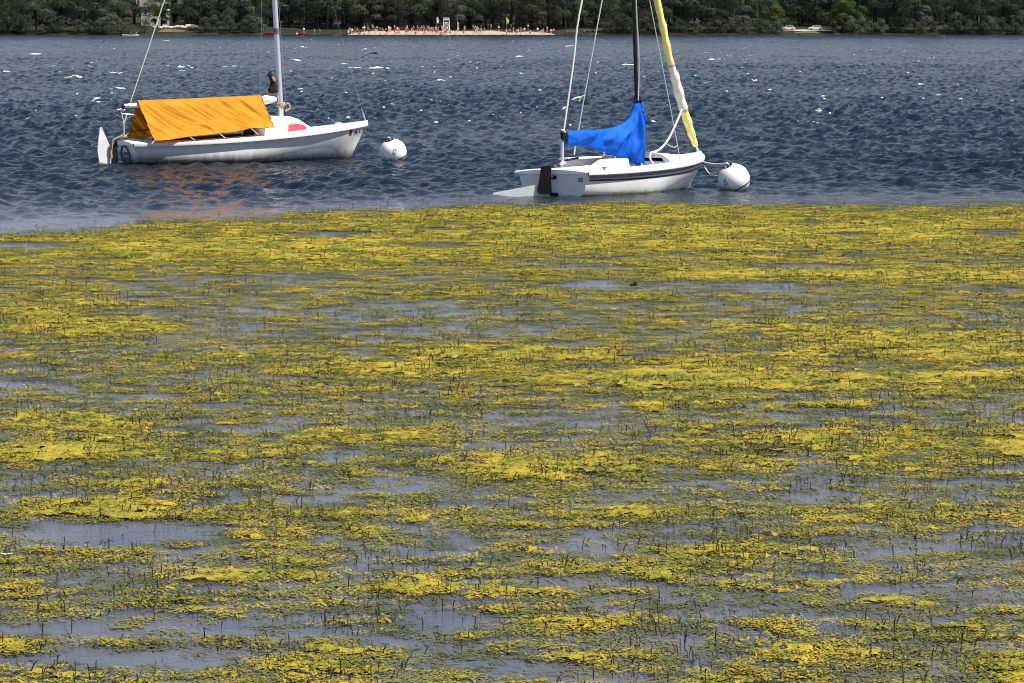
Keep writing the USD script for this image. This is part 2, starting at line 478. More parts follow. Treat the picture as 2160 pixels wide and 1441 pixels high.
for u0, u1, k in ((-40, 315, 15), (425, 560, 6), (1275, 1650, 16), (1750, 2210, 20)):
    for q in range(k):
        uu = u0 + (u1 - u0) * (q + rng.uniform(0.1, 0.9)) / k
        plant('shore_bush', uu, rng.uniform(1.6, 3.6), rng.uniform(0.6, 1.2), nth('waterline bush', zone(uu)), group='bushes along the far waterline')
u = 545.0
while u < 1310:
    plant('shore_bush', u, rng.uniform(27, 31), rng.uniform(0.9, 1.5), nth('shaded bush', zone(u)), group='bushes in the shade behind the beach')
    u += rng.uniform(22, 40)
plant('fresh_tree', 1772, 5.0, 0.9, ' leaning over the right-hand parked car', group=g_front)
plant('fresh_tree', 1634, 6.0, 0.7, ' covering the front of the left-hand parked car', group=g_front)
plant('tall_tree', 318, 22, 0.50, ' in front of the left end of the white house', group=g_front)
plant('fresh_tree', 344, 25, 0.85, ' standing in front of the white house', group=g_front)
plant('tall_tree', 396, 21, 0.85, ' standing just right of the white house', group=g_front)

# ------------------------------------------------------------------ white house behind the bank
white_wall = M('house_white', (0.52, 0.51, 0.47), 0.8, 0.2, 0.08, 1.0)
roof_grey = M('house_roof', (0.12, 0.11, 0.11), 0.8, 0.2, 0.2, 2.0)
dark_glass = M('dark_glass', (0.02, 0.025, 0.03), 0.08, 0.6, 0.1, 1.0)
white_paint = M('white_paint', (0.78, 0.78, 0.76), 0.45, 0.4, 0.06, 3.0)
hy = SHORE + 34
hx = (330 - 1080) / F * hy
hz = float(land_z(np.array([hx]), np.array([hy]))[0])
hs = thing('white_house', 'white two-storey house glimpsed through the gap in the far trees', 'house', loc=(hx, hy, hz - 0.3))
part(hs, 'wall', box(8.4, 7, 6.4, (0, 3.5, 3.2)), white_wall, smooth=False)
rf = part(hs, 'roof', hull([(-4.7, -0.5, 6.42), (4.7, -0.5, 6.42), (-4.7, 7.5, 6.42), (4.7, 7.5, 6.42), (-4.7, 3.5, 8.8), (4.7, 3.5, 8.8)]), roof_grey, smooth=False)
for wx, wz in ((-2.7, 1.6), (0.2, 1.6), (2.8, 1.6), (-2.7, 4.6), (0.2, 4.6), (2.8, 4.6)):
    w = part(hs, 'window', join(box(1.3, 0.10, 0.12, (wx, -0.04, wz + 0.72)), box(1.3, 0.12, 0.12, (wx, -0.05, wz - 0.72)), box(0.1, 0.10, 1.32, (wx - 0.6, -0.04, wz)), box(0.1, 0.10, 1.32, (wx + 0.6, -0.04, wz))), white_paint, smooth=False)
    part(w, 'pane', box(1.08, 0.04, 1.3, (wx, -0.023, wz)), dark_glass, smooth=False)

# pale rocks on the bank
rock_mat = M('pale_rock', (0.50, 0.44, 0.38), 0.9, 0.2, 0.3, 1.2)


def rock(seed, r):
    s = trimesh.creation.icosphere(2)
    v = s.vertices
    v = v * (0.75 + 0.5 * meshkit.fbm(v * 1.3 + seed * 7.1, 3))[:, None] * (1.25, 0.9, 0.75) * r
    return trimesh.Trimesh(v, s.faces, process=False)


ROCKS = [(338, 56, 9), (346, 50, 10), (353, 49, 8), (359, 50, 9), (366, 47, 7), (374, 49, 10), (383, 49, 12), (390, 47, 8), (397, 49, 13), (407, 50, 14), (412, 47, 10), (325, 54, 8)]
for k, (uu, vv, w) in enumerate(ROCKS):
    t = 14.5 + (k % 3) * 1.6
    p = at(uu, vv, SHORE + t)
    zz = float(land_z(np.array([p[0]]), np.array([SHORE + t]))[0])
    r = w * 0.5 * SHORE / F
    rp = thing('pale_rock', ('largest pale rock in the row below the white house' if w == 14 else 'pale rock in the row on the bank below the white house'), 'rock', 'pale rocks on the far bank', (p[0], SHORE + t, zz + r * 0.45))
    part(rp, 'stone', rock(k, r), rock_mat, smooth=True)

# ------------------------------------------------------------------ parked cars
car_white = M('car_white', (0.74, 0.75, 0.77), 0.25, 0.5, 0.02, 1.0, coat=0.6)
rubber = M('rubber', (0.02, 0.02, 0.02), 0.8, 0.2, 0.2, 4.0)
alloy = M('alloy', (0.5, 0.5, 0.52), 0.35, 0.5, 0.05, 4.0, metal=0.9)
lamp_red = M('lamp_red', (0.45, 0.02, 0.02), 0.3, 0.5, 0.05, 4.0)


def car(label, u, v, t, flip):
    p0 = at(u, v, SHORE + t)
    zz = float(land_z(np.array([p0[0]]), np.array([SHORE + t]))[0]) + 0.11
    c = thing('parked_car', label, 'car', 'cars parked on the far bank', (p0[0], SHORE + t, zz), math.pi if flip else 0.0)
    prof = [(-2.15, 0.35), (-2.2, 0.75), (-1.95, 0.98), (-1.75, 1.05), (-1.25, 1.50), (-0.5, 1.58), (0.35, 1.55), (1.0, 1.08), (1.9, 0.92), (2.15, 0.72), (2.18, 0.38)]
    b = extrude(prof, 1.7)
    b.apply_transform(trimesh.transformations.rotation_matrix(math.pi / 2, (1, 0, 0)))
    b.apply_translation((0, 0.85, 0))
    top = b.vertices[:, 2] > 1.2
    b.vertices[top, 1] *= 0.82
    part(c, 'body', b, car_white, 25)
    for s in (-1, 1):
        for q in ([(-1.55, 1.08), (-1.18, 1.44), (-0.42, 1.50), (-0.42, 1.08)], [(-0.34, 1.08), (-0.34, 1.50), (0.28, 1.48), (0.80, 1.08)]):
            w = extrude(q, 0.03)
            w.apply_transform(trimesh.transformations.rotation_matrix(math.pi / 2, (1, 0, 0)))
            yy = np.where(w.vertices[:, 2] > 1.2, 0.715, 0.868)
            w.vertices[:, 1] = s * (yy + (w.vertices[:, 1] + 0.015))
            if s < 0:
                w.invert()
            part(c, 'window', w, dark_glass, False)
        for wx in (-1.35, 1.35):
            cy = trimesh.creation.cylinder(0.33, 0.22, sections=20)
            cy.apply_transform(trimesh.transformations.rotation_matrix(math.pi / 2, (1, 0, 0)))
            cy.apply_translation((wx, s * 0.80, 0.33))
            wp_ = part(c, 'wheel', cy, rubber, 40)
            cy = trimesh.creation.cylinder(0.21, 0.03, sections=16)
            cy.apply_transform(trimesh.transformations.rotation_matrix(math.pi / 2, (1, 0, 0)))
            cy.apply_translation((wx, s * 0.922, 0.33))
            part(wp_, 'rim', cy, alloy, 40)
        part(c, 'tail_lamp', box(0.06, 0.25, 0.16, (-2.19, s * 0.66, 0.8), 0.02), lamp_red, False)


car('white car whose rear end shows at the left edge of the gap in the trees', 1662, 57, 11.2, True)
car('whole silvery white hatchback parked at the right of the gap', 1720, 58, 11.6, True)

# ------------------------------------------------------------------ people on the beach
skins = [M('skin_%s' % n, c, 0.6, 0.3, 0.05, 4.0) for n, c in (('pale', (0.62, 0.40, 0.31)), ('pink', (0.60, 0.34, 0.27)), ('tan', (0.42, 0.25, 0.17)), ('brown', (0.20, 0.11, 0.07)))]
hairs = [M('hair_%s' % n, c, 0.7, 0.2, 0.2, 8.0) for n, c in (('dark', (0.03, 0.02, 0.015)), ('brown', (0.10, 0.06, 0.03)), ('fair', (0.38, 0.28, 0.14)))]
CLOTH = {n: M('cloth_' + n.replace(' ', '_'), c, 0.85, 0.1, 0.1, 5.0) for n, c in (('white', (0.78, 0.78, 0.77)), ('red', (0.34, 0.07, 0.065)), ('blue', (0.06, 0.12, 0.38)), ('black', (0.02, 0.02, 0.024)), ('pink', (0.62, 0.24, 0.28)),
                                                              ('grey', (0.30, 0.30, 0.32)), ('yellow', (0.65, 0.55, 0.08)), ('pale blue', (0.35, 0.50, 0.62)), ('navy', (0.03, 0.04, 0.10)), ('orange', (0.65, 0.22, 0.05)))}


def figure(pose):
    """Bones of a 1.72 m person, feet at z = 0, facing -y. Returns body bones, shirt bones, shorts bones, head centre."""
    if pose == 'standing':
        hip, chest, neck, head = 0.93, 1.28, 1.47, 1.62
        legs = [((s * 0.09, 0, hip, .085), (s * 0.11, -0.02, 0.50, .055), (s * 0.11, 0.02, 0.08, .04), (s * 0.12, -0.12, 0.035, .035)) for s in (-1, 1)]
        arms = [((s * 0.19, 0, 1.40, .05), (s * 0.26, 0.02, 1.13, .038), (s * 0.25, -0.08, 0.89, .03), (s * 0.24, -0.12, 0.80, .032)) for s in (-1, 1)]
        sp = (0.0, 0.0)
    elif pose == 'walking':
        hip, chest, neck, head = 0.91, 1.27, 1.46, 1.61
        legs = [((s * 0.09, 0, hip, .085), (s * 0.10, -0.16 * s, 0.50, .055), (s * 0.10, -0.20 * s + (0.10 if s < 0 else 0.0), 0.09, .04), (s * 0.10, -0.20 * s - 0.08 + (0.1 if s < 0 else 0), 0.04, .035)) for s in (-1, 1)]
        arms = [((s * 0.19, 0, 1.39, .05), (s * 0.25, 0.10 * s, 1.13, .038), (s * 0.24, 0.12 * s - 0.1, 0.92, .03), (s * 0.23, 0.12 * s - 0.15, 0.84, .032)) for s in (-1, 1)]
        sp = (0.0, -0.03)
    elif pose == 'waving':
        b = figure('standing')
        legs, arms, hip, chest, neck, head, sp = b[4], list(b[5]), 0.93, 1.28, 1.47, 1.62, (0.0, 0.0)
        arms[1] = ((0.19, 0, 1.40, .05), (0.34, 0, 1.62, .038), (0.28, -0.05, 1.86, .03), (0.27, -0.06, 1.95, .032))
    else:                                                            # sitting on the sand, knees drawn up
        hip, chest, neck, head = 0.10, 0.46, 0.65, 0.80
        legs = [((s * 0.09, 0, hip, .09), (s * 0.13, -0.40, 0.44, .055), (s * 0.12, -0.68, 0.08, .04), (s * 0.13, -0.78, 0.035, .035)) for s in (-1, 1)]
        arms = [((s * 0.19, 0.02, 0.58, .05), (s * 0.25, -0.16, 0.40, .038), (s * 0.16, -0.38, 0.46, .03), (s * 0.10, -0.44, 0.47, .032)) for s in (-1, 1)]
        sp = (0.0, -0.02)
    body = []
    for ch in list(legs) + list(arms):
        for a, b in zip(ch[:-1], ch[1:]):
            body.append((*a, *b))
    dy = sp[1]
    for s in (-1, 1):
        body.append((s * 0.07, 0, hip + 0.03, .10, s * 0.10, dy, chest, .105))
        body.append((s * 0.10, dy, chest, .105, s * 0.15, dy, chest + 0.12, .06))
    body.append((0, dy, chest + 0.12, .06, 0, dy, neck + 0.04, .05))
    hd = (0, dy - 0.02, head)
    body.append((0, dy - 0.01, head + 0.03, .098, 0, dy - 0.035, head - 0.06, .068))
    body.append((0, dy - 0.11, head + 0.01, .018, 0, dy - 0.125, head - 0.02, .02))
    shirt = [(s * 0.07, 0, hip + 0.08, .112, s * 0.10, dy, chest, .117) for s in (-1, 1)] + [(s * 0.10, dy, chest, .117, s * 0.15, dy, chest + 0.12, .072) for s in (-1, 1)]
    shirt += [(*a[0][:3], .064, *(0.55 * np.array(a[1][:3]) + 0.45 * np.array(a[0][:3])), .056) for a in arms]
    shorts = [(s * 0.06, 0, hip + 0.05, .115, s * 0.08, 0, hip - 0.02, .112) for s in (-1, 1)] + [(*l[0][:3], .100, *(0.62 * np.array(l[1][:3]) + 0.38 * np.array(l[0][:3])), .085) for l in legs]
    return body, shirt, shorts, hd, legs, arms


POSE = {}
for ps in ('standing', 'walking', 'waving', 'sitting'):
    bd, sh, so, hd, *_ = figure(ps)
    POSE[ps] = (blobby(bd, 0.05, 8, 2), blobby(sh, None, 8), blobby(so, None, 8), hd)


def person(label, pos, pose, skin, hair, shirt, shorts, face=0.0, scale=1.0, group=None):
    p = thing('person', label, 'person', group, pos, face)
    S = np.eye(4) * scale
    S[3, 3] = 1
    bd, sh, so, hd = POSE[pose]
    part(p, 'body', bd.copy().apply_transform(S), skins[skin], True)
    if shirt:
        part(p, 'shirt', sh.copy().apply_transform(S), CLOTH[shirt], True)
    if shorts:
        part(p, 'shorts', so.copy().apply_transform(S), CLOTH[shorts], True)
    hm = ball_hull([(hd[0], hd[1] + 0.02, hd[2] + 0.055, .098), (hd[0], hd[1] + 0.05, hd[2] - 0.03, .075)])
    part(p, 'hair', hm.apply_transform(S), hairs[hair], True)
    return p


# (photo column, row of the feet, pose, shirt, shorts, where)
FOLK = [(735, 74, 'standing', 'white', 'white', 'wading at the left end of the beach'), (743, 72, 'standing', 'white', 'black', 'second from the left end of the beach'), (768, 60, 'standing', 'white', 'navy', 'behind the left end of the sand, in the shade'),
        (785, 61, 'walking', 'white', 'black', 'in shade at the back of the sand left of the grey picnic bench'), (824, 67, 'standing', 'white', None, 'alone on the sand left of the chair'), (815, 73, 'sitting', 'white', 'white', 'at the water line, seated'),
        (757, 73, 'sitting', None, 'pink', 'at the water line near the left end'), (803, 72, 'sitting', 'orange', 'orange', 'on an orange patch at the water line'), (832, 73, 'walking', None, 'red', 'stepping into the water left of the chair'),
        (856, 70, 'standing', None, 'pink', 'in the group left of the chair'), (861, 72, 'standing', 'red', 'red', 'in the group left of the chair'), (868, 71, 'walking', 'pink', 'pink', 'in the group left of the chair'),
        (872, 66, 'standing', 'red', 'navy', 'behind the group left of the chair'), (876, 72, 'sitting', 'black', 'black', 'dark and seated at the water line'), (911, 68, 'standing', 'grey', 'grey', 'just left of the white banner'),
        (913, 71, 'standing', None, 'red', 'at the foot of the white banner'), (919, 72, 'walking', None, 'pink', 'left foreground of the lifeguard chair'), (924, 69, 'waving', None, 'blue', 'arm raised beside the lifeguard chair'),
        (930, 73, 'sitting', 'red', 'red', 'seated in front of the lifeguard chair'), (938, 73, 'walking', None, 'red', 'bending path before the lifeguard chair'), (941, 70, 'sitting', 'pink', 'black', 'seated under the lifeguard chair'),
        (960, 72, 'sitting', None, 'white', 'right of the lifeguard chair at the water line'), (978, 70, 'sitting', 'black', 'black', 'dark, seated on the sand right of the chair'), (980, 66, 'standing', 'orange', 'white', 'on the sand right of the lifeguard chair'),
        (1005, 71, 'standing', None, 'red', 'at the water line right of the chair'), (1010, 70, 'walking', 'red', 'navy', 'walking along the sand right of the chair'), (1030, 60, 'standing', 'white', 'navy', 'at the back of the sand left of the yellow flag'),
        (1036, 62, 'standing', 'pink', 'grey', 'at the back of the sand, second left of the yellow flag'), (1034, 75, 'standing', 'white', 'white', 'wading left of the yellow flag'), (1052, 66, 'standing', 'white', 'black', 'in front of the low wall'),
        (1069, 74, 'sitting', 'white', 'pink', 'seated at the water line under the yellow flag'), (1078, 61, 'standing', 'white', 'white', 'right beside the yellow flag'), (1075, 72, 'walking', None, 'red', 'in the shallows under the yellow flag'),
        (1083, 68, 'standing', 'pink', 'pink', 'in the crowd right of the yellow flag'), (1100, 74, 'sitting', 'white', 'navy', 'low at the water line right of the flag'), (1114, 63, 'standing', 'white', 'navy', 'upright in shade right of the flag'),
        (1118, 71, 'sitting', 'white', 'grey', 'sitting in shade right of the flag'), (1134, 70, 'standing', 'white', 'black', 'third from the right end of the beach'), (1145, 73, 'walking', 'pink', 'pink', 'second from the right end of the beach'),
        (1154, 68, 'standing', 'grey', 'red', 'behind the right end of the beach'), (1162, 72, 'standing', 'white', 'grey', 'at the right end of the beach'), (535, 68, 'standing', 'pale blue', 'grey', 'on the dark bank left of the pale mast'),
        (556, 64, 'standing', 'white', 'navy', 'in shade just left of the pale mast'), (626, 74, 'sitting', 'white', 'white', 'beside the red boat right of the pale mast'), (641, 70, 'standing', 'white', 'red', 'behind the red boat right of the pale mast'),
        (663, 74, 'standing', 'white', 'navy', 'left one of the pair right of the red boat'), (674, 73, 'standing', 'grey', 'red', 'right one of the pair right of the red boat')]
for k in range(78):
    uu = rng.choice([rng.uniform(850, 950), rng.uniform(950, 1170), rng.uniform(735, 850)])
    FOLK.append((uu, rng.uniform(64, 74), rng.choice(['standing', 'sitting', 'walking']), rng.choice(['white', 'red', 'pink', 'black', 'grey', 'none']), rng.choice(['red', 'navy', 'pink', 'black', 'white']), 'crowd'))
for k, (uu, vv, ps, sh, so, where) in enumerate(FOLK):
    ps, sh, so = str(ps), (None if sh in (None, 'none') else str(sh)), (None if so is None else str(so))
    best = None
    for t in np.linspace(-1.5, 24, 60):                              # the place on the sloping land that the feet stand on
        p = at(uu, vv, SHORE + t)
        zz = max(float(land_z(np.array([p[0]]), np.array([SHORE + t]))[0]) + 0.07, -0.3)
        if best is None or abs(p[2] - zz) < best[0]:
            best = (abs(p[2] - zz), p[0], SHORE + t, zz)
    wear = (f'{sh} top' if sh else 'bare chest') + (f' and {so} shorts' if so else '')
    if where == 'crowd':
        where = 'among the crowd ' + ('left of' if uu < 850 else 'around' if uu < 950 else 'right of') + ' the lifeguard chair'
    lab = f'{ps} person in {wear}, {where}'
    if len(lab.split()) > 16:
        lab = f'{ps} person in ' + (f'{sh} top' if sh else f'{so} shorts') + f', {where}'
    if len(lab.split()) > 16:
        lab = f'{ps} person in ' + (f'{sh} top' if sh else f'{so} shorts') + ', ' + ' '.join(where.split()[:11])
    person(lab, best[1:], ps, int(rng.integers(0, 3)), int(rng.integers(0, 3)), sh, so, rng.uniform(-0.9, 0.9) + (math.pi if rng.random() < 0.25 else 0), rng.uniform(0.95, 1.08) if ps != 'sitting' else 1.0, 'bathers on the far beach')

# ------------------------------------------------------------------ beach furniture


def land_at(u, t):
    x, y = (u - 1080) / F * (SHORE + t), SHORE + t
    return np.array([x, y, float(land_z(np.array([x]), np.array([y]))[0]) + 0.05])


lg = thing('lifeguard_chair', 'tall white timber lifeguard chair standing on the far beach', 'lifeguard chair', loc=land_at(942, 8.5))
for sx in (-1, 1):
    part(lg, 'leg', tube([(sx * 1.15, -0.9, -0.2), (sx * 0.80, -0.45, 2.6)], 0.085, 6), white_paint)
    part(lg, 'leg', tube([(sx * 1.15, 0.9, -0.2), (sx * 0.85, 0.45, 4.5)], 0.095, 6), white_paint)
    part(lg, 'armrest', box(0.16, 1.0, 0.10, (sx * 0.84, -0.02, 2.95)), white_paint, False)
part(lg, 'seat', box(1.75, 0.95, 0.10, (0, 0, 2.55)), white_paint, False)
for zz in (3.0, 3.95, 4.45):
    part(lg, 'back_slat', box(1.75, 0.07, 0.26, (0, 0.42, zz)), white_paint, False)
for zz in (0.5, 1.1, 1.7, 2.2):
    part(lg, 'step', box(2.1 - zz * 0.22, 0.12, 0.11, (0, -0.9 + zz * 0.17, zz)), white_paint, False)
part(lg, 'brace', tube([(-1.05, -0.78, 0.6), (0.86, -0.5, 2.3)], 0.05, 5), white_paint)
part(lg, 'brace', tube([(1.05, -0.78, 0.6), (-0.86, -0.5, 2.3)], 0.05, 5), white_paint)
pole_mat = M('grey_pole', (0.35, 0.36, 0.36), 0.5, 0.4, 0.1, 3.0)
yellow_flag = M('flag_yellow', (0.55, 0.55, 0.08), 0.8, 0.2, 0.1, 2.0)
pale_blue = M('banner_blue', (0.35, 0.48, 0.52), 0.8, 0.2, 0.1, 2.0)


def banner(name, label, cat, u, t, h, z0, z1, w, mat):
    b = thing(name, label, cat, loc=land_at(u, t))
    part(b, 'pole', tube([(0, 0, -0.3), (0, 0, h)], 0.05, 6), pole_mat)
    zs = np.linspace(z0, z1, 12)
    ww = w * np.sin(np.linspace(0.35, 2.75, 12)) ** 0.6
    P = np.stack([np.stack([np.full(12, 0.05), 0 * zs, zs], -1)] + [np.stack([0.05 + ww * f, 0.10 * np.sin(zs * 3 + f * 4), zs - 0.1 * f], -1) for f in (0.35, 0.7, 1.0)], 1)
    g = grid(P)
    g2 = g.copy()
    g2.invert()
    g2.vertices = g2.vertices + (0, 0.02, 0)
    part(b, 'cloth', join(g, g2), mat, False)


banner('white_banner', 'white banner on a pole left of the lifeguard chair', 'banner', 922, 9.0, 4.8, 2.9, 4.7, 0.7, white_paint)
banner('rescue_banner', 'pale blue and white banner pole right of the lifeguard chair', 'banner', 965, 9.0, 4.7, 0.6, 3.2, 0.55, pale_blue)
banner('yellow_flag', 'narrow yellow flag on a pole behind the right half of the beach', 'flag', 1068, 13.0, 4.4, 2.3, 4.2, 0.75, yellow_flag)
bench_mat = M('grey_wood', (0.42, 0.36, 0.33), 0.85, 0.2, 0.25, 4.0)


def picnic(label, u, t, w):
    b = thing('picnic_table', label, 'picnic table', 'picnic tables on the far bank', land_at(u, t))
    for k in range(4):
        part(b, 'plank', box(w, 0.18, 0.06, (0, -0.3 + k * 0.2, 0.76)), bench_mat, False)
    for s in (-1, 1):
        part(b, 'seat', box(w, 0.26, 0.06, (0, s * 0.72, 0.45)), bench_mat, False)
        for q in (-1, 1):
            part(b, 'leg', tube([(q * w * 0.36, s * 0.62, -0.1), (q * w * 0.36, s * 0.2, 0.73)], 0.05, 5), bench_mat)
        part(b, 'crossbar', box(0.06, 1.5, 0.09, (s * w * 0.3, 0, 0.40)), bench_mat, False)


picnic('grey picnic table left of the thick white rope', 1206, 4.6, 3.6)
picnic('pale picnic table between the two white rigging lines', 1238, 4.8, 2.6)
picnic('rightmost picnic table on the far bank', 1260, 5.0, 2.4)
picnic('picnic table in shade behind the left of the beach', 798, 17.5, 2.2)
picnic('picnic table in shade just left of the lifeguard chair group', 850, 17.0, 2.4)

red_hull = M('kayak_red', (0.42, 0.035, 0.03), 0.4, 0.4, 0.1, 2.0)


def small_boat(name, label, cat, pos, L, mat, rot=0.0):
    b = thing(name, label, cat, loc=pos, rotz=rot)
    t = np.linspace(0, 1, 17)
    hb = 0.36 * np.sin(np.pi * np.clip(t, 0.01, 0.99)) ** 0.55
    zs = 0.30 + 0.16 * (2 * t - 1) ** 2
    P = []
    for k in range(17):
        a = np.linspace(-1, 1, 9)
        P.append(np.stack([np.full(9, (t[k] - 0.5) * L), hb[k] * np.sin(a * 1.57), zs[k] - (0.32 + 0.05) * np.cos(a * 1.57)], -1))
    D = []
    for k in range(17):
        a = np.linspace(-1, 1, 7)
        D.append(np.stack([np.full(7, (t[k] - 0.5) * L), hb[k] * a, zs[k] + 0.06 * (1 - a * a)], -1))
    part(b, 'hull', join(grid(P), grid(D, True)), mat, 40)
    ring = [(0.55 * math.cos(a), 0.24 * math.sin(a), 0.385) for a in np.linspace(0, 2 * math.pi, 25)]
    part(b, 'cockpit_rim', tube(ring, 0.03, 6), CLOTH['black'])
    return b


p = land_at(572, 1.0)
small_boat('beached_kayak', 'red kayak drawn up on the far bank left of the pale mast', 'kayak', p, 3.4, red_hull, 0.1)
p = land_at(638, 1.2)
small_boat('beached_kayak', 'red kayak drawn up on the far bank right of the pale mast', 'kayak', p, 3.0, red_hull, -0.1)
kp = ground(275, 76.5)
kz = float(wave(kp[0], kp[1]))
small_boat('white_kayak', 'white kayak with a paddler out on the lake', 'kayak', (kp[0], kp[1], kz - 0.02), 4.3, white_paint, 0.05)
pd = person('paddler in a red shirt sitting in the white kayak', (kp[0], kp[1], kz + 0.12), 'sitting', 1, 1, 'red', 'navy', -1.3)
pw = thing('paddle', 'double paddle held across the white kayak', 'paddle', loc=(kp[0] + 0.45, kp[1] - 0.12, kz + 0.62), rotz=0.2)
part(pw, 'shaft', tube([(-1.05, 0, -0.22), (1.05, 0, 0.22)], 0.018, 6), CLOTH['black'])
for s in (-1, 1):
    part(pw, 'blade', ball_hull([(s * 1.03, 0, s * 0.216, 0.02), (s * 1.22, 0, s * 0.30, 0.03), (s * 1.25, 0, s * 0.20, 0.03), (s * 1.40, 0, s * 0.30, 0.02)]), white_paint)

# ------------------------------------------------------------------ whitecaps
foam_mat = M('foam', (0.66, 0.68, 0.70), 0.9, 0.1, 0.08, 6.0)
caps = []
spots = [(155, 164, 1.0), (225, 212, 0.7), (68, 115, .8), (16, 152, .8), (745, 144, 1.0), (810, 145, 1.1), (930, 171, .6), (1215, 211, .45), (770, 104, .7), (725, 135, .5), (630, 128, .8), (245, 155, .7), (1100, 120, .8), (1325, 138, 1.3), (1500, 126, 1.0),
         (1200, 98, 1.0), (950, 95, 1.0), (1490, 112, .7), (350, 86, .9), (640, 100, .8), (210, 100, .6), (390, 142, .8), (383, 150, .6), (480, 141, .6), (250, 187, .6), (190, 141, .5)]
for k in range(300):
    vv = 78 + 190 * rng.random() ** 1.9
    spots.append((rng.uniform(0, 2160), vv, rng.uniform(0.04, 0.26)))
ico = trimesh.creation.icosphere(2)
for uu, vv, s in spots:
    p = ground(uu, vv)
    far = min(1.0, p[1] / 150)
    sx, sy, sz = 0.52 * s * rng.uniform(0.7, 1.2), 0.20 * s, 0.060 * (0.5 + s * 0.6)
    lumps = 1 + int(s * 4)
    for q in range(lumps):
        vtx = ico.vertices.copy()
        vtx *= (0.55 + 0.9 * meshkit.fbm(vtx * 1.7 + rng.uniform(0, 90), 3))[:, None]
        f = rng.uniform(0.35, 1.0) if q else 1.0
        vtx = vtx * (sx * f * far, sy * f, sz * f)
        cx, cy = p[0] + (rng.normal(0, 0.6) * sx * far if q else 0), p[1] + (rng.normal(0, 0.5) * sy if q else 0)
        vtx[:, 0] += cx
        vtx[:, 1] += cy
        vtx[:, 2] += wave(vtx[:, 0], vtx[:, 1]) + 0.012
        caps.append(trimesh.Trimesh(vtx, ico.faces, process=False))
solo('whitecap_foam', join(caps), foam_mat, 'white flecks of foam breaking on the lake waves', 'foam', kind='stuff', smooth=True)

# ------------------------------------------------------------------ boats


def frame(O, ang, heel=0.0, pitch=0.0):
    """Local x forward, y to port, z up."""
    R = trimesh.transformations.rotation_matrix
    T = trimesh.transformations.translation_matrix(O)
    return T @ R(ang, (0, 0, 1)) @ R(-pitch, (0, 1, 0)) @ R(heel, (1, 0, 0))


def loc(Mx, u, v, y=0.0):
    """Point of the boat's lengthwise plane at lateral offset y that shows at photo pixel u, v (boat coordinates)."""
    I = np.linalg.inv(Mx)
    e, r = (I @ np.append(EYE, 1))[:3], I[:3, :3] @ ray(u, v)
    return e + r * ((y - e[1]) / r[1])


def loc_x(Mx, u, v, x):
    I = np.linalg.inv(Mx)
    e, r = (I @ np.append(EYE, 1))[:3], I[:3, :3] @ ray(u, v)
    return e + r * ((x - e[0]) / r[0])


def make_hull(L, half, sheer, keel, sect, x0, x1, nt=40, ns=14):
    t = np.linspace(0, 1, nt) ** 0.92
    s = np.linspace(0, 1, ns)
    rows_ = []
    for ti in t:
        w, h = sect(s, ti)
        z = sheer(ti) * (1 - h) + keel(ti) * h
        x = x0(h) + ti * (x1(h) - x0(h))
        y = half(ti) * w
        right = np.stack([x, -y, z], -1)
        left = np.stack([x, y, z], -1)[::-1][1:]
        rows_.append(np.vstack([right, left]))
    P = np.array(rows_)
    shell = grid(P)
    tr = P[0]
    k = ns - 1
    cap = grid(np.stack([tr[:k + 1], tr[::-1][:k + 1]], 1), True)
    return shell, cap, t


def deck_edge(half, sheer, x0, x1, t, over):
    x = x0 + t * (x1 - x0)
    b = np.array([half(a) for a in t])
    z = np.array([sheer(a) for a in t])
    e = np.stack([x, b, z], -1)
    d = np.gradient(e, axis=0)
    n = np.stack([d[:, 1] * -1.0, d[:, 0], 0 * x], -1)
    n /= np.linalg.norm(n, axis=1, keepdims=True) + 1e-9
    return e, e + n * over * (1 - t ** 3 * 0.85)[:, None]


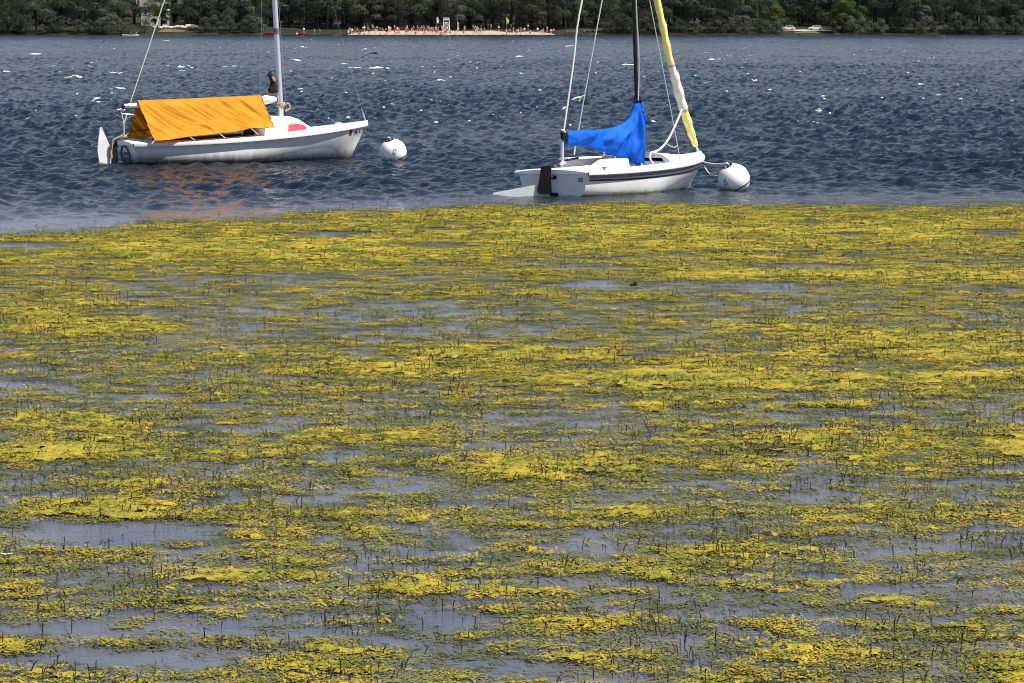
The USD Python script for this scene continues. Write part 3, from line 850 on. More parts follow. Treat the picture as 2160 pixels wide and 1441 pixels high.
def make_deck(half, sheer, x0, x1, over, lip, camber, c0, c1, cw, sole, nt=60):
    """Deck with a moulded lip and a sunken cockpit from x = c0 to c1 of half width cw(x). Returns deck, rub rail, cockpit meshes."""
    t = np.unique(np.concatenate([np.linspace(0, 1, nt) ** 0.9, [(c0 - x0) / (x1 - x0), (c1 - x0) / (x1 - x0)]]))
    e, o = deck_edge(half, sheer, x0, x1, t, over)
    bo, zo, xo = o[:, 1].copy(), e[:, 2] + lip, o[:, 0].copy()
    bo = np.maximum(bo, 0.0)
    inside = (e[:, 0] >= c0 - 1e-6) & (e[:, 0] <= c1 + 1e-6)
    xo[inside] = e[inside, 0]

    def zc(i, y):
        return zo[i] + camber * (1 - (y / max(bo[i], 1e-3)) ** 2)

    out = []
    idx = np.nonzero(inside)[0]
    for rng_ in (np.arange(0, idx[0] + 1), np.arange(idx[-1], len(t))):
        if len(rng_) > 1:
            out.append(grid([[(xo[i], y, zc(i, y)) for y in np.linspace(-bo[i], bo[i], 13)] for i in rng_], True))
    for sd in (-1, 1):
        out.append(grid([[(xo[i], sd * y, zc(i, y)) for y in np.linspace(bo[i], cw(e[i, 0]), 6)] for i in idx], sd < 0))
    rail = []
    for sd in (-1, 1):
        rail.append(grid([[(xo[i], sd * bo[i], zo[i]), (xo[i], sd * (bo[i] + 0.008), zo[i] - lip * 0.5), (xo[i], sd * bo[i], zo[i] - lip - 0.012), (e[i, 0], sd * e[i, 1] * 0.995, e[i, 2] - 0.012)] for i in range(len(t))], sd > 0))
    rail.append(grid([[(xo[0] - 0.0, y, zc(0, y)), (xo[0] - 0.03, y, zc(0, y) - 0.02), (xo[0] - 0.03, y, zo[0] - lip), (xo[0] + 0.03, y, zo[0] - lip - 0.012)] for y in np.linspace(-bo[0], bo[0], 13)]))
    pit = []
    zi = {i: zc(i, cw(e[i, 0])) for i in idx}
    for sd in (-1, 1):
        pit.append(grid([[(e[i, 0], sd * cw(e[i, 0]), zi[i]), (e[i, 0], sd * (cw(e[i, 0]) - 0.03), sole + 0.22), (e[i, 0], sd * (cw(e[i, 0]) - 0.05), sole)] for i in idx], sd > 0))
    pit.append(grid([[(e[i, 0], y, sole) for y in np.linspace(-cw(e[i, 0]) + 0.05, cw(e[i, 0]) - 0.05, 5)] for i in idx], True))
    for i in (idx[0], idx[-1]):
        w = cw(e[i, 0])
        pit.append(grid([[(e[i, 0], y, zc(i, y)), (e[i, 0], y * (w - 0.05) / w, sole)] for y in np.linspace(-w, w, 7)], i == idx[0]))
    return join(out), join(rail), join(pit)


def hull_paint(name, base, stain, zlo, zhi):
    """Gelcoat with its own growth line of brown scum near the water and vertical dirt streaks."""
    return usdkit.material(stage, '/World/Looks/' + name, {
        'tc': ('texture_coordinate', {}), 's': ('separate_xyz', {}), 'mp': ('mapping', {'scale': (7.0, 7.0, 0.8)}), 'n': ('noise_texture', {'scale': 1.0, 'detail': 5.0, 'roughness': 0.7}),
        'n2': ('noise_texture', {'scale': 3.0, 'detail': 4.0}), 'add': ('math', {'math_type': 'multiply_add', 'value2': 0.16, 'value3': -0.08}), 'zz': ('math', {'math_type': 'add'}),
        'mr': ('map_range', {'range_type': 'smoothstep', 'from_min': zlo, 'from_max': zhi, 'to_min': 1.0, 'to_max': 0.0, 'clamp': True}),
        'r': ('rgb_ramp', {'ramp': [(0.3, tuple(np.array(base) * 0.88)), (0.62, base)]}), 'm': ('mix_color', {'b': stain}),
        'p': ('principled_bsdf', {'roughness': 0.32, 'specular_ior_level': 0.45})},
        [('tc.object', 's.vector'), ('tc.object', 'mp.vector'), ('mp.vector', 'n.vector'), ('tc.object', 'n2.vector'), ('n.fac', 'add.value1'), ('add.value', 'zz.value1'), ('s.z', 'zz.value2'), ('zz.value', 'mr.value'),
         ('n2.fac', 'r.fac'), ('r.color', 'm.a'), ('mr.result', 'm.fac'), ('m.result', 'p.base_color')], surface='p.BSDF')


gel = M('gelcoat', (0.80, 0.80, 0.78), 0.30, 0.5, 0.05, 4.0)
gel_old = M('gelcoat_weathered', (0.70, 0.70, 0.69), 0.45, 0.4, 0.12, 3.0)
alu = M('aluminium', (0.62, 0.63, 0.65), 0.35, 0.5, 0.06, 6.0, metal=0.55)
black = M('black_paint', (0.008, 0.008, 0.009), 0.55, 0.25, 0.2, 5.0)
rope_white = M('rope_white', (0.66, 0.65, 0.60), 0.9, 0.1, 0.2, 60.0, 0.6, 120.0)
rope_tan = M('rope_tan', (0.42, 0.33, 0.23), 0.9, 0.1, 0.3, 50.0, 0.6, 120.0)
wire = M('steel_wire', (0.55, 0.56, 0.56), 0.35, 0.5, 0.1, 30.0, metal=0.5)
sailcloth = M('sail_white', (0.76, 0.75, 0.71), 0.85, 0.1, 0.08, 5.0, 0.4, 12.0)
brown_wood = M('varnished_wood', (0.20, 0.10, 0.045), 0.5, 0.4, 0.3, 5.0)
dark_cloth = M('dark_brown_cloth', (0.030, 0.019, 0.015), 0.9, 0.1, 0.4, 6.0, 0.5, 30.0)

# ================= left boat
A_ANG = math.radians(25)
tc_ = ground(280, 347)
A_O = tc_ - np.array([math.sin(A_ANG), -math.cos(A_ANG), 0]) * 0.52
A = frame((A_O[0], A_O[1], 0.0), A_ANG)
AL = 5.87
hullA_mat = hull_paint('hull_white_left', (0.80, 0.80, 0.785), (0.050, 0.038, 0.025), 0.0, 0.34)


def halfA(t):
    return 0.56 + 0.45 * (1 - ((0.42 - t) / 0.42) ** 2) if t < 0.42 else 1.01 * max(0.0, 1 - ((t - 0.42) / 0.58) ** 2.2) ** 0.92


def sheerA(t):
    return 0.41 + 0.05 * t + 0.32 * t ** 1.9


def keelA(t):
    return -0.14 - 0.10 * math.sin(math.pi * t)


def sectA(s, t):
    w = np.interp(s, [0, .12, .28, .45, .60, .72, .82, .91, 1.0], [1, .975, .968, .965, .945, .88, .70, .42, 0])
    v = 1 - s ** 1.7
    m = np.clip((t - 0.45) / 0.5, 0, 1)
    return w * (1 - m) + v * m, s


b = thing('sailing_dinghy', 'white sailing dinghy lying under an orange tarpaulin, left of the two boats', 'sailboat', 'moored sailing dinghies', matrix=A)
boatA = b
sh, cap, _t = make_hull(AL, halfA, sheerA, keelA, sectA, lambda h: 0.02 + 0.10 * h, lambda h: AL - 0.52 * h ** 0.9)
part(b, 'hull', sh, hullA_mat, 30)
part(b, 'transom', cap, hullA_mat, 30)
c_half = lambda x: 0.50 + 0.10 * min(1.0, x / 1.5)
dk, rl, pt = make_deck(halfA, sheerA, 0.02, AL, 0.065, 0.06, 0.05, 0.60, 3.0, c_half, 0.15)
part(b, 'deck', dk, gel, 40)
part(b, 'rub_rail', rl, gel, 40)
part(b, 'cockpit', pt, M('cockpit_shade_grey', (0.07, 0.07, 0.068), 0.7, 0.3, 0.2, 4.0), 40)  # dark grey puts the shade under the tarpaulin into the colour
for s in (-1, 1):
    part(b, 'bench', box(2.2, 0.22, 0.04, (1.75, s * 0.40, 0.33), 0.012), CLOTH['black'], False)  # benches black, the tarpaulin's shade painted into them
# cuddy
cz = 0.66
pA, pB, pC, pD = loc(A, 566, 246, -0.3), loc(A, 622, 250, -0.3), loc(A, 652, 265, -0.3), loc(A, 662, 279, -0.4)
cud = ball_hull([(3.02, s * 0.60, 0.60, 0.05) for s in (-1, 1)] + [(2.98, s * 0.46, pA[2] - 0.06, 0.06) for s in (-1, 1)] + [(pB[0], s * 0.42, pB[2] - 0.06, 0.06) for s in (-1, 1)] +
                [(pC[0] - 0.04, s * 0.34, pC[2] - 0.06, 0.05) for s in (-1, 1)] + [(pD[0] + 0.06, s * 0.30, 0.64, 0.05) for s in (-1, 1)] + [(3.0, 0, pA[2] - 0.02, 0.05), (pB[0], 0, pB[2] - 0.01, 0.05)])
cud = cud.subdivide().subdivide()
part(b, 'cuddy', cud, gel, 30)
entry_shade = box(0.03, 0.62, 0.34, (2.93, 0, 0.72), 0.01)  # black panel painted as the shade inside the cuddy entrance
part(b, 'companionway', entry_shade, CLOTH['black'], False, 'black panel painting the shade of the open companionway in the cuddy')
red_pane = M('red_cover', (0.62, 0.075, 0.09), 0.55, 0.4, 0.08, 3.0)
q0, q1 = loc(A, 608, 281, -0.5), loc(A, 649, 261, -0.5)
wp2 = [(q0[0], q0[2]), (q1[0] - 0.02, q0[2] + 0.005), (q1[0] + 0.02, q0[2] + 0.045), (q1[0] - 0.02, q1[2] - 0.06), (q1[0] - 0.13, q1[2] - 0.012), (q1[0] - 0.24, q1[2]), (q0[0] + 0.02, q1[2] - 0.01), (q0[0], q1[2] - 0.03)]


def side_patch(mesh, sd, poly, lift, inset=0.012):
    """Panel lying on the flank of MESH (found by sideways rays), its outline given in x and z."""
    from shapely.geometry import Polygon, Point
    pg = Polygon(poly)
    x0_, z0_, x1_, z1_ = pg.bounds
    g = trimesh.creation.extrude_polygon(pg.segmentize(0.05), lift, engine='earcut')
    g = g.subdivide()
    v = g.vertices.copy()
    org = np.stack([v[:, 0], np.full(len(v), sd * 3.0), v[:, 1]], -1)
    hit = np.full(len(v), np.nan)
    tri = mesh.triangles
    for k in range(len(v)):
        a, b_, c = tri[:, 0][:, [0, 2]], tri[:, 1][:, [0, 2]], tri[:, 2][:, [0, 2]]
        p_ = org[k, [0, 2]]
        den = (b_[:, 1] - c[:, 1]) * (a[:, 0] - c[:, 0]) + (c[:, 0] - b_[:, 0]) * (a[:, 1] - c[:, 1])
        den = np.where(np.abs(den) < 1e-12, 1e-12, den)
        l1 = ((b_[:, 1] - c[:, 1]) * (p_[0] - c[:, 0]) + (c[:, 0] - b_[:, 0]) * (p_[1] - c[:, 1])) / den
        l2 = ((c[:, 1] - a[:, 1]) * (p_[0] - c[:, 0]) + (a[:, 0] - c[:, 0]) * (p_[1] - c[:, 1])) / den
        ok = (l1 >= -1e-6) & (l2 >= -1e-6) & (l1 + l2 <= 1 + 1e-6)
        if ok.any():
            y = l1 * tri[:, 0, 1] + l2 * tri[:, 1, 1] + (1 - l1 - l2) * tri[:, 2, 1]
            hit[k] = np.max(sd * y[ok])
    bad = np.isnan(hit)
    if bad.any():
        good = np.nonzero(~bad)[0]
        for k in np.nonzero(bad)[0]:
            hit[k] = hit[good[np.argmin(np.linalg.norm(v[good][:, :2] - v[k, :2], axis=1))]]
    out = np.stack([v[:, 0], sd * (hit - 0.003 + v[:, 2]), v[:, 1]], -1)
    g = trimesh.Trimesh(out, g.faces, process=False)
    if sd < 0:
        pass
    g.fix_normals()
    return g


for s in (-1, 1):
    part(b, 'cuddy_window', side_patch(cud, s, wp2, 0.012), red_pane, 25, 'red panel over the cuddy window' if s < 0 else None)
# registration
st = loc(A, 741, 280, -0.35)
hA = sh
wq = 0.075
part(b, 'red_sticker', side_patch(hA, -1, [(st[0] - 0.04, st[2] - 0.08), (st[0] + 0.045, st[2] - 0.07), (st[0] + 0.045, st[2] + 0.075), (st[0] - 0.04, st[2] + 0.065)], 0.005), M('sticker_red', (0.42, 0.03, 0.05), 0.4, 0.4, 0.1, 9.0), False)


def on_side(mesh, sd, txt, x, z, height, slope, lift=0.006, bold=True, flip=False):
    tm = meshkit.text_mesh(txt, height, 0.004, bold)
    v = tm.vertices.copy()
    if flip:
        v[:, 0] = v[:, 0].max() - v[:, 0]
    px_, pz_ = x + v[:, 0], z + v[:, 1] + slope * v[:, 0]
    tri = mesh.triangles
    cen = np.linspace(px_.min(), px_.max(), 14)
    y = []
    zm = z + height / 2
    for cx in cen:
        cand = tri[(tri[:, :, 0].min(1) <= cx) & (tri[:, :, 0].max(1) >= cx) & (tri[:, :, 2].min(1) <= zm + slope * (cx - x)) & (tri[:, :, 2].max(1) >= zm + slope * (cx - x)) & (sd * tri[:, :, 1].mean(1) > 0)]
        y.append(np.abs(cand[:, :, 1].mean()) if len(cand) else np.nan)
    y = np.array(y)
    y = np.interp(cen, cen[~np.isnan(y)], y[~np.isnan(y)])
    up = 0.12 * (pz_ - zm)
    yy = sd * (np.interp(px_, cen, y) + up + v[:, 2] + lift)
    g = trimesh.Trimesh(np.stack([px_, yy, pz_], -1), tm.faces, process=False)
    g.fix_normals()
    return g


part(b, 'registration_letters', on_side(hA, -1, 'WI', st[0] + 0.075, st[2] - 0.030, 0.085, 0.09), black, False)
part(b, 'registration_digits', on_side(hA, -1, '1772', st[0] + 0.235, st[2] - 0.018, 0.085, 0.09), black, False)
# badge on the transom: a ring and two short rows of worn strokes
bd = loc_x(A, 259, 327, -0.02)
ang = np.linspace(0, 2 * math.pi, 33)
worn = M('worn_print', (0.16, 0.14, 0.16), 0.7, 0.2, 0.4, 12.0)
ring = tube([(0.008, bd[1] + 0.30 * math.cos(a), bd[2] + 0.20 * math.sin(a)) for a in ang], 0.022, 6)
ring.vertices[:, 0] += 0.10 * (sheerA(0) - ring.vertices[:, 2]) / 0.725 + 0.0
strokes = [box(0.008, 0.07, 0.075, (0.0, bd[1] + 0.11 - k * 0.085, bd[2] + 0.03)) for k in range(4)] + [box(0.008, 0.06, 0.06, (0.0, bd[1] + 0.14 - k * 0.07, bd[2] - 0.07)) for k in range(5)]
stk = join(strokes)
stk.vertices[:, 0] += 0.015 + 0.10 * (sheerA(0) - stk.vertices[:, 2]) / 0.725
part(b, 'transom_badge', join(ring, stk), worn, 40, 'round worn emblem on the transom')

# spars
m0, m1 = loc(A, 593, 246), loc(A, 579.5, 0)
d = (m1 - m0) / np.linalg.norm(m1 - m0)
mtop = m0 + d * 8.3
mastA = part(b, 'mast', tube(np.array([m0 - d * 0.25, m0 + d * 2, m0 + d * 5.5, mtop]), [0.062, 0.058, 0.050, 0.035], 14), alu, 60)
part(mastA, 'mast_fitting', join(tube([m0 + d * 1.95 - (0, 0.07, 0), m0 + d * 1.95 + (0, 0.07, 0)], 0.018, 6), tube([m0 + d * 1.88, m0 + d * 2.02], 0.066, 12)), worn)
b0, b1 = loc(A, 259, 224), loc(A, 582, 210)
part(b, 'boom', tube([b0, b1], 0.05, 10), alu, 60)
bl = np.linspace(0, 1, 30)[:, None]
roll = b0 * (1 - bl) + b1 * bl
rr = 0.056 + 0.018 * np.sin(bl[:, 0] * 41) * (bl[:, 0] > 0.86) + 0.045 * np.exp(-((bl[:, 0] - 0.93) / 0.03) ** 2)
rr[-1] = 0.05
roll[:, 2] += 0.004
part(b, 'furled_sail', tube(roll[1:], rr[1:], 12), sailcloth, 60)
g0 = loc(A, 574, 192)
bundle = blobby([(*(g0 + (-0.02, 0, 0.02)), .085, *(g0 + (0.05, 0, 0.10)), .07), (*(g0 + (0.03, 0, 0.06)), .07, *(g0 + (0.02, 0, 0.27)), .065), (*(g0 + (0.02, 0, 0.27)), .06, *(g0 + (-0.05, 0, 0.37)), .055), (*(g0 + (-0.05, 0, 0.37)), .05, *(g0 + (-0.04, 0, 0.44)), .03), (*(g0 + (-0.03, 0, 0.0)), .06, *(g0 + (0.09, 0, 0.0)), .05)], 0.03, 12, 3)
bundle.vertices += 0.02 * (meshkit.noise(bundle.vertices * 24, 4) - 0.5)[:, None]
dbn = part(b, 'rolled_cloth', bundle, dark_cloth, 60, 'dark brown bundle of cloth tied to the mast above the boom')
part(dbn, 'patch', ball_hull([(*(g0 + (-0.005, -0.065, 0.30)), .03), (*(g0 + (0.03, -0.07, 0.24)), .028)]), rope_tan, 60)
# ropes and wires
part(b, 'topping_lift', tube([loc(A, 275, 216), loc(A, 347, 0), mtop], 0.013, 5), rope_white)
bow = np.array([AL - 0.05, 0, sheerA(1) + 0.06])
part(b, 'forestay', tube([bow, mtop], 0.0016, 4), wire)
fd = (mtop - bow) / np.linalg.norm(mtop - bow)
part(b, 'turnbuckle', tube([bow, bow + fd * 0.14, bow + fd * 0.30], [0.012, 0.022, 0.010], 6), wire)
for s in (-1, 1):
    ch = np.array([3.55, s * 0.93, sheerA(3.55 / AL) + 0.04])
    part(b, 'shroud', tube([ch, m0 + d * 7.0], 0.003, 4), wire)
part(b, 'downhaul', tube([loc(A, 590, 226, -0.07), loc(A, 592, 246, -0.2), loc(A, 594, 284, -0.75)], 0.011, 5), rope_white)
knot = m0 + d * 0.25
part(b, 'rope_coil', join(*[tube(curve([knot + np.array([0.085 * math.cos(a), 0.085 * math.sin(a), 0.02 * k + 0.008 * a]) for a in np.linspace(0, 6.2, 9)], 3), 0.020, 6) for k in range(-2, 2)],
                         tube(curve([knot + (0.08, -0.05, 0.02), knot + (0.17, -0.06, 0.05), knot + (0.20, -0.06, -0.06), knot + (0.10, -0.05, -0.12)], 5), 0.022, 6)), rope_tan, 60)
for (p_, q_) in (((255, 232), (261, 262)), ((268, 240), (261, 262)), ((261, 262), (262, 291))):
    part(b, 'mainsheet', tube([loc(A, *p_), loc(A, *q_)], 0.012, 5), rope_white)
part(b, 'sheet_block', join(ball_hull([(*loc(A, 254, 231), .035), (*loc(A, 262, 232), .03)]), tube([loc(A, 248, 232), loc(A, 258, 232)], 0.015, 6), tube([loc(A, 258, 240), loc(A, 287, 243)], 0.014, 6)), wire)
part(b, 'boom_cap', tube([b0 - (0.02, 0, 0), b0 + (0.03, 0, 0)], 0.062, 10), black)
# rudder: brown stock, tan lashings, kicked-up white blade
rud = [loc(A, u_, v_, 0.02) for u_, v_ in ((233, 346), (234, 325), (231, 308), (224, 292), (213, 268), (210, 270), (207, 292), (205, 318), (209, 344), (222, 350))]
pg = np.array([[q[0], q[2]] for q in rud])
ex = extrude(pg, 0.035)
blade = trimesh.Trimesh(np.stack([ex.vertices[:, 0], ex.vertices[:, 2] - 0.0175, ex.vertices[:, 1]], -1), ex.faces, process=False)
blade.fix_normals()
part(b, 'rudder_blade', blade, gel_old, 20)
part(b, 'rudder_stock', ball_hull([(*loc(A, 245, 298, 0.02), .03), (*loc(A, 236, 300, 0.02), .03), (*loc(A, 238, 347, 0.02), .035), (*loc(A, 246, 345, 0.02), .03)]), black)
part(b, 'lashing', join(tube(curve([loc(A, 268, 287, -0.1), loc(A, 255, 290, -0.08), loc(A, 243, 296, -0.06), loc(A, 236, 306, -0.06), loc(A, 234, 322, -0.06), loc(A, 235, 334, -0.06)], 4), [0.028] * 21, 7),
                       tube(curve([loc(A, 262, 284, -0.1), loc(A, 248, 291, -0.1), loc(A, 238, 297, -0.1), loc(A, 236, 312, -0.1)], 4), 0.020, 6)), rope_tan, 60)
part(b, 'tiller', tube([loc(A, 240, 298, 0.02), (0.2, 0, 0.72), (1.1, 0.0, 0.80)], 0.022, 8), brown_wood)
part(b, 'bow_cleat', join(box(0.16, 0.03, 0.025, (AL - 0.75, -0.05, sheerA(0.88) + 0.13), 0.008), box(0.05, 0.03, 0.06, (AL - 0.75, -0.05, sheerA(0.88) + 0.10))), wire, False)

# tarpaulin over the boom
orange = usdkit.material(stage, '/World/Looks/orange_canvas', {
    'tc': ('texture_coordinate', {}), 'n': ('noise_texture', {'scale': 2.2, 'detail': 6.0, 'roughness': 0.65}), 'r': ('rgb_ramp', {'ramp': [(0.3, (0.42, 0.165, 0.009)), (0.55, (0.53, 0.225, 0.014)), (0.75, (0.60, 0.29, 0.04))]}),
    'w': ('noise_texture', {'scale': 55.0, 'detail': 2.0}), 'b': ('bump', {'strength': 0.25, 'distance': 0.01}), 'd': ('principled_bsdf', {'roughness': 0.8, 'specular_ior_level': 0.2}), 't': ('translucent_bsdf', {'color': (0.7, 0.25, 0.01)}), 'm': ('mix_closure', {'fac': 0.12})},
    [('tc.object', 'n.vector'), ('tc.object', 'w.vector'), ('n.fac', 'r.fac'), ('w.fac', 'b.height'), ('b.normal', 'd.normal'), ('r.color', 'd.base_color'), ('d.BSDF', 'm.closure1'), ('t.BSDF', 'm.closure2')], surface='m.closure')
edge = np.array([loc(A, u_, v_, -0.88) for u_, v_ in ((325, 297), (360, 294), (396, 288), (440, 284), (462, 281), (500, 277), (528, 270), (550, 270), (577, 268))])
edge = curve(edge, 8)
na = 220
ea = np.stack([np.interp(np.linspace(0, 1, na), np.linspace(0, 1, len(edge)), edge[:, k]) for k in range(3)], -1)
r0, r1 = loc(A, 290, 216), loc(A, 548, 205)
ra = r0 + (r1 - r0) * np.linspace(0, 1, na)[:, None]
ra[:, 2] += 0.025 - 0.008 * np.sin(np.linspace(0, np.pi, na))
bb = np.concatenate([-np.linspace(0, 1, 34)[::-1] ** 0.9, np.linspace(0, 1, 34)[1:] ** 0.9])
P = np.zeros((na, len(bb), 3))
for j, bv in enumerate(bb):
    sd, f = (-1 if bv <= 0 else 1), abs(bv)
    e2 = ea.copy()
    e2[:, 1] = sd * np.abs(ea[:, 1])
    p_ = ra * (1 - f) + e2 * f
    p_[:, 2] -= 0.04 * math.sin(math.pi * f) - 0.02 * math.exp(-f * 12)
    p_[:, 1] += sd * 0.055 * (1 - math.exp(-f * 25))
    a = np.linspace(0, 1, na)
    ph = a - 0.30 * f
    fold = 0.036 * np.maximum(0, np.sin(2 * np.pi * (ph * 6.3 + 0.15))) ** 3 + 0.026 * np.maximum(0, np.sin(2 * np.pi * (ph * 11.0 + 0.4 + 0.3 * np.sin(a * 9)))) ** 2
    for c_, w_, h_ in ((0.09 + 0.13 * f * f, 0.010, 0.05), (0.16 + 0.07 * f, 0.009, 0.045), (0.645 - 0.02 * f, 0.006, 0.045), (0.40 - 0.05 * f, 0.012, 0.03), (0.52 + 0.03 * f, 0.010, 0.025), (0.80 - 0.06 * f, 0.012, 0.035), (0.02 + 0.05 * f, 0.010, 0.03)):
        fold += h_ * (np.exp(-((ph - c_) / w_) ** 2) - 0.7 * np.exp(-((ph - c_ - 1.6 * w_) / w_) ** 2))
    fold += 0.06 * (meshkit.fbm(np.stack([a * 5, np.full(na, f * 2.5 + 9 * (sd > 0)), 0 * a], -1), 3, 8) - 0.5)
    fold *= min(1, f * 6) * (1 - 0.85 * f ** 4)
    nrm = np.array([0, sd * 0.62, 0.78])
    P[:, j] = p_ + fold[:, None] * nrm
Pg = grid(P, True)
tarp = thing('tarpaulin', 'orange canvas tarpaulin slung over the boom of the left boat', 'tarpaulin', matrix=A)
part(tarp, 'canvas', Pg, orange, True)
hem = tube(P[:, 0], 0.012, 6)
part(tarp, 'hem', join(hem, tube(P[:, -1], 0.012, 6), tube(P[0], 0.010, 6), tube(P[-1], 0.010, 6)), orange, 60)
for (p_, q_) in (((326, 297), (320, 303)), ((398, 287), (411, 296)), ((462, 281), (476, 292)), ((528, 270), (545, 284)), ((575, 268), (592, 281))):
    part(tarp, 'tie_cord', tube([loc(A, *p_, -0.93), loc(A, *q_, -0.97)], 0.009, 5), rope_white)

# ================= right boat
B_ANG = math.pi / 2 - math.radians(41)
hb_, sb_ = np.array([math.cos(B_ANG), math.sin(B_ANG), 0]), np.array([math.sin(B_ANG), -math.cos(B_ANG), 0])
near = at(1250, 367, 55.5)
B_O = near - sb_ * 0.945
Bm = frame((B_O[0], B_O[1], 0.0), B_ANG, math.radians(-1.3), math.radians(-0.4))
BL = 4.55
hullB_mat = hull_paint('hull_white_right', (0.76, 0.76, 0.75), (0.40, 0.30, 0.10), -0.02, 0.09)


def halfB(t):
    return 0.80 + 0.10 * (1 - ((0.4 - t) / 0.4) ** 2) if t < 0.4 else 0.90 * max(0.0, 1 - ((t - 0.4) / 0.6) ** 2.3) ** 0.80


def sheerB(t):
    return 0.395 - 0.03 * t + 0.235 * t ** 2


def keelB(t):
    return -0.07 - 0.13 * math.sin(math.pi * min(1, t * 0.9 + 0.05))


def sectB(s, t):
    w = np.interp(s, [0, .15, .35, .55, .72, .82, .90, .96, 1.0], [1, .985, .96, .925, .875, .80, .58, .30, 0])
    v = 1 - s ** 1.9
    m = np.clip((t - 0.5) / 0.45, 0, 1)
    return w * (1 - m) + v * m, s


b = thing('sailing_dinghy', 'white sailing dinghy with dark side stripes and a bright blue sail cover, right of the two boats', 'sailboat', 'moored sailing dinghies', matrix=Bm)
describe(stage.GetPrimAtPath(b), 'white sailing dinghy with dark side stripes, black mast and blue sail cover')
boatB = b
shB, capB, _t = make_hull(BL, halfB, sheerB, keelB, sectB, lambda h: 0.0 + 0.07 * h, lambda h: BL - 0.10 - 0.42 * h ** 0.9)
part(b, 'hull', shB, hullB_mat, 30)
part(b, 'transom', capB, gel_old, 30)
dkB, rlB, ptB = make_deck(halfB, sheerB, 0.0, BL - 0.10, 0.075, 0.05, 0.05, 0.45, 2.67, lambda x: 0.62, 0.10)
part(b, 'deck', dkB, gel, 40)
part(b, 'rub_rail', rlB, gel, 40)
part(b, 'cockpit', ptB, gel, 40)
# dark stripes along the topsides
charcoal = M('stripe_charcoal', (0.055, 0.055, 0.058), 0.4, 0.4, 0.2, 5.0)
grey_stripe = M('stripe_grey', (0.20, 0.20, 0.20), 0.4, 0.4, 0.2, 5.0)


def stripe(s0, s1, t0, t1, lift, sd):
    rows_ = []
    for ti in np.linspace(t0, t1, 44):
        k = (ti - t0) / (t1 - t0)
        ss = np.linspace(s0, s0 + (s1 - s0) * (1 - 0.55 * k), 5)
        w, h = sectB(ss, ti)
        z = sheerB(ti) * (1 - h) + keelB(ti) * h
        x = 0.07 * h + ti * (BL - 0.10 - 0.42 * h ** 0.9 - 0.07 * h)
        y = halfB(ti) * w + lift
        rows_.append(np.stack([x, sd * y, z], -1))
    return grid(rows_, sd > 0)


for s in (-1, 1):
    part(b, 'stripe', stripe(0.06, 0.175, 0.02, 0.985, 0.004, s), grey_stripe, True)
    part(b, 'stripe', stripe(0.19, 0.262, 0.02, 0.975, 0.004, s), charcoal, True)
px_ = loc(Bm, 1340, 367, -0.9)
marks = join(*[box(0.035, 0.012, 0.045, (px_[0] + 0.06 * k, -halfB((px_[0] + 0.06 * k) / BL) * 0.978 - 0.006, px_[2]), 0.004) for k in (0, 1, 2.3, 3.2)])
part(b, 'hull_lettering', marks, gel_old, False, 'tiny worn lettering on the side stripe')
part(b, 'transom_sticker', box(0.006, 0.11, 0.10, (0.012, -0.66, 0.305)), grey_stripe, False)
# raised cockpit coamings
c0, c1, c2 = loc(Bm, 1240, 349, -0.66), loc(Bm, 1268, 336, -0.66), loc(Bm, 1322, 334, -0.66)
for s in (-1,):
    pts = []
    for x_, z_ in ((c0[0], 0.46), (c0[0] + 0.02, 0.48), (c1[0], c1[2] - 0.02), (c1[0] + 0.1, c1[2]), (c2[0] - 0.03, c2[2]), (c2[0], c2[2] - 0.02), (c2[0], 0.46)):
        for y_ in (0.585, 0.73 if z_ < 0.5 else 0.70):
            pts.append((x_, s * y_, z_))
    part(b, 'coaming', hull(pts), gel, False)
for s in (-1, 1):
    part(b, 'bench', box(2.1, 0.26, 0.04, (1.52, s * 0.45, 0.28), 0.012), gel, False)
k0, k1 = loc(Bm, 1188, 333, 0.66), loc(Bm, 1290, 328, 0.66)
part(b, 'coaming', join(box(k1[0] - k0[0], 0.05, k1[2] - 0.42, ((k0[0] + k1[0]) / 2, 0.70, (k1[2] + 0.42) / 2 - 0.01)), hull([(k0[0], 0.54, k0[2]), (k0[0], 0.75, k0[2]), (k1[0], 0.54, k1[2]), (k1[0], 0.75, k1[2]), (k0[0], 0.54, k0[2] - 0.03), (k0[0], 0.75, k0[2] - 0.03), (k1[0], 0.54, k1[2] - 0.03), (k1[0], 0.75, k1[2] - 0.03)])), gel, False)
for x_ in (1.1, 3.3):
    for s in (-1, 1):
        part(b, 'deck_cleat', join(box(0.12, 0.022, 0.016, (x_, s * halfB(x_ / BL) * 0.93, sheerB(x_ / BL) + 0.10), 0.005), box(0.04, 0.022, 0.05, (x_, s * halfB(x_ / BL) * 0.93, sheerB(x_ / BL) + 0.07))), wire, False)
part(b, 'centreboard_case', box(1.0, 0.07, 0.34, (2.15, 0, 0.27), 0.012), brown_wood, False)
